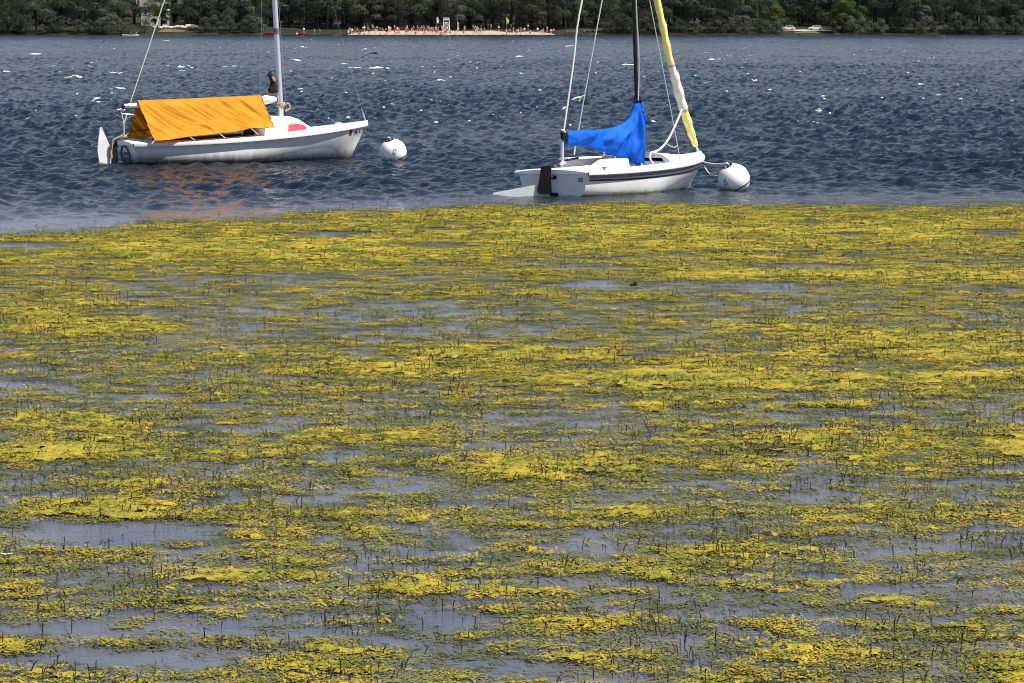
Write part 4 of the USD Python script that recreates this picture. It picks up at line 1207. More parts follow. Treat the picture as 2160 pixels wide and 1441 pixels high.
# cuddy with open arched bulkhead
from shapely.geometry import Polygon as _P, box as _bx
top = loc_x(Bm, 1380, 320, 2.97)
ct = 0.725
arch = _P([(-0.66, 0.12), (0.66, 0.12), (0.66, 0.52), (0.60, 0.60)] + [(0.52 * math.cos(a), ct - 0.10 + 0.10 * math.sin(a)) for a in np.linspace(0.15, math.pi - 0.15, 15)] + [(-0.60, 0.60), (-0.66, 0.52)])
hole = _bx(-0.40, 0.36, 0.40, 0.55).buffer(0.07)
bk = trimesh.creation.extrude_polygon(arch.difference(hole), 0.03, engine='earcut')
bk = trimesh.Trimesh(np.stack([2.675 + bk.vertices[:, 2], bk.vertices[:, 0], bk.vertices[:, 1]], -1), bk.faces, process=False)
bk.fix_normals()
part(b, 'bulkhead', bk, gel, False)
rowsC = []
arc = [(-0.66, 0.47), (-0.645, 0.53), (-0.60, 0.60)] + [(0.52 * math.cos(a), ct - 0.10 + 0.10 * math.sin(a)) for a in np.linspace(math.pi - 0.15, 0.15, 15)] + [(0.60, 0.60), (0.645, 0.53), (0.66, 0.47)]
for k, x_ in enumerate(np.linspace(2.68, 4.0, 14)):
    f = k / 13.0
    base = sheerB(x_ / BL) + 0.075
    rowsC.append([(x_, y_ * (1 - 0.62 * f ** 1.4), base * f ** 1.2 + (1 - f ** 1.2) * z_ + 0.02 * math.sin(math.pi * f)) for y_, z_ in arc])
part(b, 'cuddy_top', grid(rowsC), gel, 50)
part(b, 'cuddy_liner', grid(np.array(rowsC) * (1, 0.96, 1) - (0, 0, 0.02), True), CLOTH['black'], 50)  # black inner shell paints the shade inside the cuddy
part(b, 'floor_bag', ball_hull([(2.75, -0.2, 0.2, .1), (2.8, 0.25, 0.2, .1), (2.7, 0, 0.25, .08)]), CLOTH['black'], 60)

mB0, mB1 = loc(Bm, 1345.5, 300), loc(Bm, 1336.5, 0)
d = (mB1 - mB0) / np.linalg.norm(mB1 - mB0)
mfoot = mB0 - d * (mB0[2] - 0.12) / d[2]
mastX = mB0[0]
mBtop = mfoot + d * 6.9
part(b, 'mast', tube([mfoot, mfoot + d * 3, mfoot + d * 5.2, mBtop], [0.036, 0.036, 0.034, 0.026], 12), black, 60)
part(b, 'halyard', tube(curve([loc(Bm, 1341.5, 0, -0.05), loc(Bm, 1343, 40, -0.05), loc(Bm, 1346.5, 100, -0.06), loc(Bm, 1347.5, 150, -0.055), loc(Bm, 1346, 212, -0.05)], 6), 0.016, 6), M('halyard_grey', (0.42, 0.37, 0.36), 0.85, 0.2, 0.3, 20.0))
e0 = loc(Bm, 1186, 288)
e1 = loc(Bm, 1343, 296)
part(b, 'boom', tube([e0, e1], 0.034, 10), black, 60)
part(b, 'boom_crutch', tube([loc(Bm, 1186, 300), loc(Bm, 1186, 340)], 0.030, 8), alu, 60)
part(b, 'boom_end', join(ball_hull([(*loc(Bm, 1187, 281), .045), (*loc(Bm, 1193, 288), .06), (*loc(Bm, 1196, 294), .055), (*loc(Bm, 1188, 291), .045)]), tube([loc(Bm, 1182, 279), loc(Bm, 1190, 279)], 0.02, 6)), black, 60)
# rigging
p_t = loc(Bm, 1189, 277)
part(b, 'topping_lift', tube(curve([p_t, loc(Bm, 1209, 137), loc(Bm, 1228, 0), mBtop + (-0.3, 0, -0.8), mBtop], 6), 0.017, 7), rope_white)
part(b, 'topping_lift_knot', blobby([(*p_t, .03, *(p_t + (0.02, -0.03, -0.09)), .025), (*p_t, .025, *(p_t + (-0.05, 0, 0.02)), .02)], 0.03, 8, 2), rope_white, 60)
yl = 0.80
part(b, 'shroud', tube([loc(Bm, 1211, 327, yl), loc(Bm, 1233, 200, yl * 0.72), loc(Bm, 1270, 0, yl * 0.28), mfoot + d * 6.6], 0.012, 5), rope_white)
part(b, 'rope_tail', tube(curve([loc(Bm, 1235, 200, .5), loc(Bm, 1228, 203, .48), loc(Bm, 1224, 208, .48), loc(Bm, 1221, 215, .48)], 4), 0.011, 5), rope_tan)
part(b, 'shroud', tube([loc(Bm, 1435, 346, -0.72), loc(Bm, 1429, 306, -0.66), loc(Bm, 1370, 0, -0.28), mfoot + d * 4.9], 0.009, 5), wire)
part(b, 'spare_line', tube(curve([loc(Bm, 1429, 305, -0.66), loc(Bm, 1424, 311, -0.64), loc(Bm, 1414, 308, -0.6), loc(Bm, 1407, 304, -0.55)], 5), 0.006, 5), rope_white)
# rolled jib: pale yellow with a white middle
yellow_sail = M('sail_yellow', (0.80, 0.70, 0.22), 0.8, 0.15, 0.10, 6.0, 0.4, 14.0)
cream = M('sail_cream', (0.74, 0.66, 0.58), 0.85, 0.1, 0.08, 6.0, 0.4, 14.0)
jp = [loc(Bm, u_, v_) for u_, v_ in ((1385.5, 0), (1398, 55), (1407, 100), (1416, 138), (1424, 165), (1433, 200), (1442, 232), (1452, 262), (1461, 290), (1468, 308))]
jw = np.array([7.0, 8.0, 8.0, 7.0, 10.0, 10.5, 9.5, 9.0, 7.5, 5.5]) * 0.0088
hd_ = jp[0] - jp[1]
jp_top = jp[0] + hd_ / np.linalg.norm(hd_) * 2.4


def roll_tube(pts, rad, seed):
    c = curve(pts, 6)
    r_ = np.interp(np.linspace(0, 1, len(c)), np.linspace(0, 1, len(rad)), rad)
    t_ = tube(c, r_ * (1 + 0.10 * np.sin(np.arange(len(c)) * 1.1 + seed)), 14)
    t_.vertices += 0.014 * (meshkit.noise(t_.vertices * 18, seed) - 0.5)[:, None]
    return t_


j = part(b, 'furled_jib', roll_tube([jp_top] + jp[:4], np.append([0.04], jw[:4]), 1), yellow_sail, 60)
part(j, 'sail_middle', roll_tube(jp[3:7], jw[3:7], 2), cream, 60, 'cream middle of the rolled jib')
part(j, 'sail_foot', roll_tube(jp[6:], jw[6:], 3), yellow_sail, 60)
for q, w in ((3, 0.070), (6, 0.088)):
    dd = (jp[q + 1] - jp[q - 1]) / np.linalg.norm(jp[q + 1] - jp[q - 1])
    part(j, 'tie', tube([jp[q] - dd * 0.02, jp[q] + dd * 0.02], w, 12), rope_tan, 60)
bowB = np.array([BL - 0.16, 0, sheerB(1) + 0.06])
part(b, 'jib_tack', join(tube([jp[-1], loc(Bm, 1473, 320)], [0.02, 0.028], 8), ball_hull([(*loc(Bm, 1470, 322), .028), (*loc(Bm, 1476, 319), .02)])), wire, 60)
part(b, 'jib_sheet', tube(curve([loc(Bm, 1438, 232, -0.05), loc(Bm, 1425, 263, -0.12), loc(Bm, 1409, 295, -0.2), loc(Bm, 1395, 312, -0.2), loc(Bm, 1382, 320, -0.2), loc(Bm, 1374, 322, -0.2), loc(Bm, 1371, 333, -0.25), loc(Bm, 1377, 346, -0.3)], 6), 0.020, 7), rope_white, 60)
part(b, 'cleat', join(box(0.14, 0.03, 0.022, (*loc(Bm, 1275, 357, -0.78)[:2], sheerB(.35) + 0.09), 0.006), box(0.04, 0.03, 0.05, (*loc(Bm, 1275, 357, -0.78)[:2], sheerB(.35) + 0.07))), worn, False)
for u_, v_ in ((1405, 342), (1411, 344)):
    part(b, 'cuddy_cleat', ball_hull([(*loc_x(Bm, u_, v_, 2.66), .022), (*loc_x(Bm, u_ + 1, v_ + 3, 2.66), .018)]), wire, 60)
part(b, 'stern_block', ball_hull([(*loc(Bm, 1183, 345, -0.1), .03), (*loc(Bm, 1190, 343, -0.1), .03)]), alu, 60)
# rudder swung over to port with the blade kicked up
def vert(u_, v_):
    """Point on the upright plane through the rudder pins that faces the shore."""
    Y0 = B_O[1] - 0.10
    return at(u_, v_, Y0)


I_B = np.linalg.inv(Bm)
def toB(p):
    return (I_B @ np.append(p, 1))[:3]


def slab(pix_pts, thick, off=0.0):
    front = np.array([toB(vert(u_, v_) + np.array([0, -off, 0])) for u_, v_ in pix_pts])
    n = I_B[:3, :3] @ np.array([0, 1.0, 0])
    back = front + n * thick
    from shapely.geometry import Polygon
    k = len(front)
    flat = np.array([[u_, -v_] for u_, v_ in pix_pts], float)
    vv_, ff = trimesh.creation.triangulate_polygon(Polygon(flat), engine='earcut')
    order = [int(np.argmin(np.linalg.norm(flat - q, axis=1))) for q in vv_]
    ff = np.array([[order[a] for a in f] for f in ff])
    faces = [ff, ff[:, ::-1] + k]
    faces.append(np.array([[a, (a + 1) % k, (a + 1) % k + k] for a in range(k)]))
    faces.append(np.array([[a, (a + 1) % k + k, a + k] for a in range(k)]))
    mm = trimesh.Trimesh(np.vstack([front, back]), np.vstack(faces), process=True)
    mm.fix_normals()
    return mm


part(b, 'rudder_blade', slab([(1040, 407), (1042, 415), (1075, 418), (1115, 420), (1150, 417), (1166, 414), (1150, 406), (1134, 392), (1130, 390), (1100, 396)], 0.03), gel, False)
part(b, 'rudder_head', slab([(1141, 353), (1146, 350), (1160, 349), (1163, 354), (1162, 372), (1164, 405), (1160, 410), (1138, 410), (1133, 404), (1137, 380)], 0.07, 0.03), black, False)
for v_ in (374, 410):
    part(b, 'gudgeon', tube([toB(vert(1160, v_)), toB(at(1176, v_ + 1, B_O[1]))], 0.035, 8), black)
part(b, 'pintle_cap', ball_hull([(*toB(at(1171, 415, B_O[1] - 0.03)), .016), (*toB(at(1171, 418, B_O[1] - 0.03)), .014)]), gel, 60)
part(b, 'tiller', tube([toB(vert(1158, 351)), (0.1, 0.0, 0.60), (0.95, 0.18, 0.66)], 0.022, 8), black)
for (p_, q_, y_) in (((1213, 310), (1211, 327), 0.5), ((1276, 316), (1272, 330), 0.0)):
    part(b, 'mainsheet', tube([loc(Bm, *p_, y_), loc(Bm, *q_, y_)], 0.011, 5), rope_white)
part(b, 'side_rope', tube([loc(Bm, 1354, 346, -0.2), loc(Bm, 1353, 354, -0.62)], 0.012, 5), rope_white)

# blue sail cover
blue = usdkit.material(stage, '/World/Looks/blue_canvas', {
    'tc': ('texture_coordinate', {}), 'n': ('noise_texture', {'scale': 3.0, 'detail': 5.0}), 'r': ('rgb_ramp', {'ramp': [(0.3, (0.002, 0.066, 0.38)), (0.7, (0.002, 0.110, 0.58))]}),
    'w': ('noise_texture', {'scale': 70.0}), 'b': ('bump', {'strength': 0.25, 'distance': 0.01}), 'd': ('principled_bsdf', {'roughness': 0.7, 'specular_ior_level': 0.15})},
    [('tc.object', 'n.vector'), ('tc.object', 'w.vector'), ('n.fac', 'r.fac'), ('r.color', 'd.base_color'), ('w.fac', 'b.height'), ('b.normal', 'd.normal')], surface='d.BSDF')
SC = [(1194, 279, 306, .060), (1200, 277, 309, .085), (1215, 275, 309, .10), (1232, 274, 309, .105), (1250, 274, 313, .11), (1265, 274, 318, .115), (1280, 272, 323, .12), (1295, 268, 329, .125), (1308, 263, 335, .13), (1320, 256, 340, .13), (1328, 247, 343, .125), (1334, 232, 345, .115), (1339, 219, 346, .105), (1344, 213, 347, .115), (1350, 212, 348, .105), (1354, 216, 347, .085), (1357, 222, 345, .04)]
us = np.array([s_[0] for s_ in SC], float)
ut = np.concatenate([np.linspace(1194, 1320, 60), np.linspace(1321, 1356, 40)])
ring_n = 48
rowsS = []
for u_ in ut:
    vt, vb, hw = (np.interp(u_, us, [s_[k] for s_ in SC]) for k in (1, 2, 3))
    pt_, pb_ = loc(Bm, u_, vt), loc(Bm, u_, vb)
    a = np.linspace(0, 2 * math.pi, ring_n, endpoint=False)
    zc_, hz_ = (pt_[2] + pb_[2]) / 2, (pt_[2] - pb_[2]) / 2
    ca, sa = np.cos(a), np.sin(a)
    boomz = np.interp(pt_[0], [e0[0], e1[0]], [e0[2], e1[2]])
    z_ = zc_ + hz_ * ca
    taper = np.clip(1.0 - 0.35 * np.clip((boomz - z_) / (0.55), 0, 1) ** 1.2 - 0.35 * np.clip((z_ - boomz - 0.10) / 0.7, 0, 1), 0.15, 1)
    y_ = hw * sa * taper
    x_ = pt_[0] * (1 + ca) / 2 + pb_[0] * (1 - ca) / 2
    # folds radiate from where the cover is gathered high on the mast
    dx, dz = (mB0[0] + 0.02 - x_), (boomz + 0.62 - z_)
    th = np.arctan2(dx, np.maximum(dz, 0.02))
    rad_ = np.hypot(dx, dz)
    k_ = np.clip(rad_ / 0.35, 0, 1) * np.clip((pt_[0] - e0[0]) / 0.7 - 0.35, 0.10, 1)
    fold = 0.085 * np.sin(th * 10 + 0.9 * np.sin(rad_ * 5)) + 0.026 * np.sin(th * 27 + 1.7 + rad_ * 3)
    fold = fold * k_ + 0.085 * (meshkit.fbm(np.stack([x_ * 4.5, 4 * y_, z_ * 7], -1), 4, 31) - 0.5)
    y_ = y_ + np.sign(sa) * np.abs(sa) ** 0.6 * fold
    y_ = np.sign(sa) * np.maximum(np.abs(y_), 0.056 * np.abs(sa) ** 0.5)
    rowsS.append(np.stack([x_, y_, z_], -1))
rowsS = np.array(rowsS)
rowsS = np.concatenate([rowsS, rowsS[:, :1]], 1)
cov = grid(rowsS)
caps_ = []
for r_, fl in ((rowsS[0], False), (rowsS[-1], True)):
    n_ = len(r_) - 1
    f_ = np.array([[n_, (k + 1) % n_, k] for k in range(n_)])
    caps_.append(trimesh.Trimesh(np.vstack([r_[:-1], r_[:-1].mean(0)]), f_[:, ::-1] if fl else f_, process=False))
sc = thing('sail_cover', 'bright blue canvas cover over the boom and mast foot of the right boat', 'sail cover', matrix=Bm)
part(sc, 'canvas', trimesh.Trimesh(*(lambda j_: (j_.vertices, j_.faces))(join(cov, caps_)), process=False), blue, True)
part(sc, 'collar', blobby([(*loc(Bm, 1343, 209), .055, *loc(Bm, 1348, 213), .06), (*loc(Bm, 1349, 207), .035, *loc(Bm, 1350, 213), .05), (*loc(Bm, 1337, 213), .02, *loc(Bm, 1345, 213), .05)], 0.03, 10, 2), M('navy_cloth', (0.006, 0.010, 0.05), 0.85, 0.1, 0.3, 12.0), 60)
for u_, v_ in ((1212, 308), (1274, 321), (1297, 330)):
    part(sc, 'lacing', tube([loc(Bm, u_, v_, -0.03), loc(Bm, u_ + 2, v_ + 6, -0.01)], 0.009, 5), rope_white)

# ================= mooring buoys and lines
buoy_white = usdkit.material(stage, '/World/Looks/buoy_white', {
    'g': ('geometry', {}), 's': ('separate_xyz', {}), 'n': ('noise_texture', {'scale': 9.0, 'detail': 6.0, 'roughness': 0.7}), 'mp': ('mapping', {'scale': (14.0, 14.0, 2.0)}), 'n2': ('noise_texture', {'scale': 1.0, 'detail': 4.0}),
    'wob': ('math', {'math_type': 'multiply_add', 'value2': 0.16, 'value3': -0.08}), 'z': ('math', {'math_type': 'add'}),
    'st': ('map_range', {'range_type': 'smoothstep', 'from_min': -0.01, 'from_max': 0.12, 'to_min': 0.9, 'to_max': 0.0, 'clamp': True}),
    'r': ('rgb_ramp', {'ramp': [(0.30, (0.56, 0.55, 0.52)), (0.45, (0.76, 0.76, 0.75)), (0.8, (0.80, 0.80, 0.79))]}), 'm': ('mix_color', {'b': (0.20, 0.18, 0.10)}), 'p': ('principled_bsdf', {'roughness': 0.42})},
    [('g.position', 's.vector'), ('g.position', 'n.vector'), ('g.position', 'mp.vector'), ('mp.vector', 'n2.vector'), ('n2.fac', 'wob.value1'), ('wob.value', 'z.value1'), ('s.z', 'z.value2'), ('z.value', 'st.value'), ('n.fac', 'r.fac'), ('r.color', 'm.a'), ('st.result', 'm.fac'), ('m.result', 'p.base_color')], surface='p.BSDF')
buoy_dark = M('buoy_navy', (0.02, 0.025, 0.07), 0.5, 0.3, 0.1, 4.0)
mark_grey = M('mark_grey', (0.22, 0.24, 0.28), 0.6, 0.2, 0.2, 9.0)


def buoy(label, u, v, d_px, tilt_dir, mark):
    """Ball buoy whose top (with a hollow for the shackle) leans towards the boat."""
    wl_p = ground(u, v + 0.62 * d_px)
    R = d_px * (wl_p[1] * CT + H * ST) / F
    c = at(u, v, wl_p[1])
    z_ax = np.array(tilt_dir, float)
    z_ax /= np.linalg.norm(z_ax)
    x_ax = np.cross([0, -1.0, 0], z_ax)
    x_ax /= np.linalg.norm(x_ax)
    y_ax = np.cross(z_ax, x_ax)
    T = np.eye(4)
    T[:3, 0], T[:3, 1], T[:3, 2], T[:3, 3] = x_ax, y_ax, z_ax, c
    p = thing('mooring_buoy', label, 'buoy', 'ball mooring buoys', matrix=T)
    th = np.linspace(math.asin(0.34), math.pi, 40)
    prof = [(0.0, R * 0.80), (R * 0.30, R * 0.80), (R * 0.33, R * 0.90)] + [(R * math.sin(a), R * math.cos(a)) for a in th]
    prof = np.array(prof[::-1])
    prof[0, 0] = 0
    part(p, 'ball', trimesh.creation.revolve(prof, sections=48), buoy_white, 50)
    part(p, 'hollow', trimesh.creation.revolve(np.array([(0.0, R * 0.805), (R * 0.295, R * 0.805), (R * 0.325, R * 0.905), (R * 0.335, R * 0.945)]), sections=32), black, 50)
    part(p, 'shackle', join(tube(curve([(-0.03, 0, R * .78), (-0.04, 0, R * 1.02), (0, 0, R * 1.2), (0.04, 0, R * 1.02), (0.03, 0, R * .78)], 5), 0.013, 6), tube([(-0.06, 0, R * .98), (0.06, 0, R * .98)], 0.011, 6)), wire, 60)
    zz = -R * 0.42
    part(p, 'band', trimesh.creation.revolve(np.array([(math.sqrt(R * R - (zz - 0.014) ** 2) + 0.002, zz - 0.014), (math.sqrt(R * R - zz * zz) + 0.004, zz), (math.sqrt(R * R - (zz + 0.014) ** 2) + 0.002, zz + 0.014)]), sections=64), buoy_dark, 50)
    # a faded print facing the shore
    I = np.linalg.inv(T)
    e_ = (I @ np.append(EYE, 1))[:3]
    r_ = I[:3, :3] @ ray(*mark)
    bq = r_ @ e_
    t_ = (-bq - math.sqrt(max(bq * bq - (r_ @ r_) * (e_ @ e_ - (R + 0.004) ** 2), 0))) / (r_ @ r_)
    cc = e_ + r_ * t_
    nn = cc / np.linalg.norm(cc)
    ax = np.cross(I[:3, :3] @ np.array([0, 0, 1.0]), nn)
    ax /= np.linalg.norm(ax)
    ay = np.cross(nn, ax)
    loop = [((cc + ax * 0.033 * math.cos(a) + ay * 0.055 * math.sin(a)) / np.linalg.norm(cc + ax * 0.033 * math.cos(a) + ay * 0.055 * math.sin(a))) * (R + 0.001) for a in np.linspace(0, 2 * math.pi, 21)]
    part(p, 'print', tube(loop, 0.011, 5), mark_grey, 60, 'faded round grey print')
    return c, c + z_ax * R * 1.15


cA, tA = buoy('white ball buoy off the bow of the boat with the orange tarpaulin', 829, 321, 28.5, (-0.28, -0.25, 0.93), (833, 319))
cB, tB = buoy('white ball buoy off the bow of the boat with the blue sail cover', 1548, 379, 34.0, (-0.45, -0.20, 0.87), (1531, 384))
toW = lambda Mx, p_: (Mx @ np.append(p_, 1))[:3]
mA = toW(A, (AL - 0.12, 0, 0.68))
for k, off in enumerate((0.0, 0.05)):
    pth = sag(mA + (0, 0, -off), tA + (0, 0, -0.6 * off), 0.05 + 0.02 * k)
    solo('mooring_line', join(tube(pth, 0.008, 6)), worn if k == 0 else black, ('upper grey line' if k == 0 else 'lower black line') + ' from the bow of the orange-covered boat to its buoy', 'rope', 'mooring lines', smooth=60)
mB = toW(Bm, (BL - 0.13, -0.02, 0.50))
solo('mooring_line', tube(sag(mB, tB, 0.03), 0.020, 7), rope_white, 'taut thick white line from the bow of the blue-covered boat to its buoy', 'rope', 'mooring lines', smooth=60)
pth = curve([mB, at(1494, 364, mB[1] - 0.5), at(1503, 370, mB[1] - 1.0), at(1513, 371, cB[1] + 0.2), cB + (-0.24, -0.05, 0.12)], 6)
solo('mooring_line', tube(pth, 0.013, 6), rope_white, 'slack thin white line hanging under the taut one at the right buoy', 'rope', 'mooring lines', smooth=60)

# ================= birds
feather = M('dark_feather', (0.018, 0.018, 0.024), 0.7, 0.3, 0.3, 20.0)
pale_feather = M('pale_feather', (0.36, 0.36, 0.36), 0.8, 0.2, 0.15, 20.0)
sp = at(788, 112, 60.0)
sw = thing('swallow', 'dark swallow gliding low over the waves with wings arched', 'bird', loc=sp)
part(sw, 'body', blobby([(0.01, 0, 0.0, .018, 0.05, -0.05, -0.005, .016), (0.01, 0, 0.0, .018, -0.02, 0.07, 0.0, .008), (0.05, -0.05, -0.005, .016, 0.065, -0.07, -0.004, .012), (0.065, -0.07, -0.004, .012, 0.075, -0.085, -0.008, .003)], 0.01, 10, 2), feather, 60)


def wing(pts, ch):
    c = curve(pts, 6)
    w = np.interp(np.linspace(0, 1, len(c)), [0, 0.25, 0.7, 1], ch)
    up_ = np.array([0, 0.75, 0.25])
    P_ = np.stack([c - up_ * w[:, None] * 0.5, c + (0, 0, 0.006), c + up_ * w[:, None] * 0.5], 1)
    g_ = grid(P_)
    g2_ = g_.copy()
    g2_.invert()
    g2_.vertices = g2_.vertices - (0, 0, 0.004)
    return join(g_, g2_)


part(sw, 'wing', wing([(0.0, 0, 0.0), (-0.07, 0.01, -0.01), (-0.16, 0.0, -0.045), (-0.245, -0.01, -0.095)], [.05, .055, .035, .006]), feather, False)
part(sw, 'wing', wing([(0.03, 0, 0.0), (0.07, 0.0, -0.012), (0.10, 0.0, -0.06), (0.105, -0.01, -0.135)], [.05, .055, .035, .006]), feather, False)
part(sw, 'tail', wing([(-0.02, 0.07, 0.0), (-0.045, 0.10, 0.0), (-0.07, 0.125, 0.002)], [.02, .03, .03, .02]), feather, False)
for k, (uu, vv, face) in enumerate(((1040, 248, 0.2), (1056, 247, -0.3))):
    dp = ground(uu, vv)
    dk_ = thing('duck', 'dark duck with a white flank riding the waves, ' + ('left' if k == 0 else 'right') + ' of the pair left of the blue sail cover', 'bird', 'pair of ducks on open water', (dp[0], dp[1], float(wave(dp[0], dp[1])) + 0.03), face)
    describe(stage.GetPrimAtPath(dk_), ('left' if k == 0 else 'right') + ' dark duck of the pair riding the waves between the two boats')
    S6 = np.diag([0.52, 0.52, 0.52, 1.0])
    part(dk_, 'body', blobby([(-0.13, 0, 0.05, .055, 0.08, 0, 0.03, .075), (0.08, 0, 0.03, .07, 0.12, 0, 0.10, .04), (0.12, 0, 0.10, .04, 0.13, 0, 0.17, .042), (-0.13, 0, 0.05, .05, -0.20, 0, 0.09, .02), (0.13, 0, 0.165, .03, 0.165, 0, 0.155, .016)], 0.02, 10, 3).apply_transform(S6), feather, 60)
    part(dk_, 'flank', ball_hull([(-0.05, -0.055, 0.07, .03), (0.05, -0.06, 0.06, .03), (-0.05, 0.055, 0.07, .03), (0.05, 0.06, 0.06, .03)]).apply_transform(S6), pale_feather, 60)
    part(dk_, 'bill', ball_hull([(0.165, 0, 0.155, .014), (0.20, 0, 0.150, .008)]).apply_transform(S6), M('bill_grey_%d' % k, (0.2, 0.2, 0.2), 0.5), 60)

# ------------------------------------------------------------------ water weed
# (photo column, row, half width, half height, amount) of the larger mats (+) and open pools (-)
PATCH = [(430, 540, 520, 40, .25), (1250, 480, 900, 50, .22), (1700, 500, 500, 40, .15), (120, 640, 200, 24, .35), (170, 690, 190, 20, .35), (1130, 745, 190, 13, .42), (870, 780, 160, 13, .42), (1480, 800, 330, 17, .45), (1950, 722, 330, 20, .35), (2000, 800, 240, 14, .35), (2080, 745, 150, 16, .3),
         (1700, 690, 250, 14, .22), (1650, 578, 230, 12, .35), (2050, 578, 200, 14, .25), (140, 905, 190, 34, .45), (110, 955, 170, 22, .4), (700, 920, 180, 14, .35), (1180, 985, 190, 28, .45), (1780, 855, 90, 8, .35), (1680, 940, 300, 30, .15), (2130, 930, 60, 30, .35), (200, 1080, 220, 28, .35), (420, 1035, 200, 20, .25), (720, 1120, 90, 9, .35),
         (1270, 1085, 130, 16, .35), (1900, 1090, 300, 22, .30), (560, 1130, 140, 10, .3), (850, 1245, 90, 22, .5), (450, 1215, 170, 12, .35), (700, 1395, 130, 35, .5), (1240, 1315, 190, 16, .45), (1900, 1275, 80, 10, .45), (1590, 1165, 150, 14, .3), (2000, 1330, 120, 16, .35), (2130, 1420, 60, 30, .45), (130, 1415, 100, 18, .35), (60, 1370, 130, 12, .45), (1290, 1385, 60, 9, .4), (1080, 1165, 90, 12, .3), (1560, 1400, 80, 12, .3),
         (640, 1190, 120, 10, .3), (1700, 1230, 200, 25, .12), (350, 770, 300, 40, -.05), (600, 700, 350, 40, -.10), (1450, 605, 280, 11, -.55), (1600, 618, 130, 7, -.45), (1240, 600, 90, 10, -.5), (690, 495, 80, 7, -.9), (60, 520, 110, 9, -.9), (100, 533, 110, 5, -.6), (930, 518, 90, 7, -.8), (930, 485, 90, 4, -.8), (1800, 496, 55, 5, -.9), (2110, 493, 60, 8, -.8), (1680, 563, 130, 5, -.9), (1400, 495, 60, 4, -.6), (1230, 565, 100, 4, -.8),
         (1290, 462, 50, 3, -.8), (620, 468, 110, 5, -.6), (1000, 650, 300, 30, -.10), (300, 660, 120, 10, -.5), (210, 1128, 190, 26, -1.1), (330, 1120, 60, 18, -.8), (60, 1325, 200, 18, -.8), (200, 1395, 200, 22, -1.2), (300, 1340, 160, 16, -.6), (870, 1110, 80, 9, -.8), (1200, 1225, 120, 14, -.6), (960, 1310, 130, 16, -.8), (1960, 1160, 120, 14, -.8), (480, 1060, 60, 8, -.6), (520, 1330, 100, 20, -.5), (1830, 1245, 70, 12, -.7),
         (880, 1365, 80, 14, -.5), (1150, 1420, 120, 12, -.4), (430, 1390, 90, 16, -.6), (1480, 1290, 110, 10, -.4), (2050, 1020, 110, 12, -.5), (800, 640, 200, 16, -.12), (1100, 700, 200, 15, -.1), (1750, 640, 160, 18, -.2), (640, 590, 120, 8, -.3), (200, 550, 60, 5, -.5)]


def weed_field(x, y):
    """How much weed floats at a spot (mat above 0.5), and the distance behind the outer edge in photo rows."""
    u, v = pix(x, y)
    p = np.stack([x, y, 0 * x], -1)
    n1 = meshkit.fbm(p * (0.25, 0.45, 1) + 3.1, 3, 41)
    n2 = meshkit.fbm(p * (0.75, 1.7, 1) + 9.7, 4, 42)
    n3 = meshkit.fbm(p * (3.6, 8.5, 1), 3, 43)
    n4 = meshkit.noise(p * (9, 22, 1), 44)
    base = np.interp(v, [420, 440, 560, 590, 640, 720, 760, 840, 960, 1080, 1180, 1300, 1441], [.49, .51, .50, .43, .35, .35, .40, .42, .44, .455, .45, .445, .44])
    D = base + 0.55 * (n1 - 0.5) + 0.75 * (n2 - 0.5) + 1.30 * (n3 - 0.5) + 0.60 * (n4 - 0.5)
    for cu, cv, ru, rv, am in PATCH:
        q = ((u - cu) / ru) ** 2 + ((v - cv) / rv) ** 2
        D = D + am * (0.75 if am < 0 else 1.0) * np.exp(-q * q * 0.7)
    inside = v - edge_v(u)
    D = D + np.where(inside < 14, (inside - 14) * 0.055 + 0.10, 0.0)
    return D, inside, u, v


algae = usdkit.material(stage, '/World/Looks/floating_algae', {
    'g': ('geometry', {}), 'mp': ('mapping', {'scale': (1.0, 0.6, 1.0)}), 'n1': ('noise_texture', {'scale': 1.6, 'detail': 6.0, 'roughness': 0.72}), 'n2': ('noise_texture', {'scale': 22.0, 'detail': 5.0, 'roughness': 0.7}),
    'n3': ('noise_texture', {'scale': 60.0, 'detail': 3.0}),
    'a': ('mix_float', {'fac': 0.5}), 'c': ('mix_float', {'fac': 0.16}),
    'r': ('rgb_ramp', {'ramp': [(0.34, (0.075, 0.085, 0.016)), (0.41, (0.26, 0.24, 0.020)), (0.47, (0.41, 0.300, 0.028)), (0.525, (0.48, 0.322, 0.026)), (0.565, (0.38, 0.205, 0.018)), (0.61, (0.22, 0.10, 0.018)), (0.70, (0.10, 0.05, 0.018))]}),
    'b': ('bump', {'strength': 0.8, 'distance': 0.02}),
    'p': ('principled_bsdf', {'roughness': 0.55, 'specular_ior_level': 0.3}), 't': ('translucent_bsdf', {}), 'm': ('mix_closure', {'fac': 0.15})},
    [('g.position', 'mp.vector'), ('mp.vector', 'n1.vector'), ('g.position', 'n2.vector'), ('g.position', 'n3.vector'), ('n1.fac', 'a.a'), ('n2.fac', 'a.b'), ('a.result', 'c.a'), ('g.random_per_island', 'c.b'), ('c.result', 'r.fac'), ('r.color', 'p.base_color'), ('r.color', 't.color'),
     ('n3.fac', 'b.height'), ('b.normal', 'p.normal'), ('p.BSDF', 'm.closure1'), ('t.BSDF', 'm.closure2')], surface='m.closure')
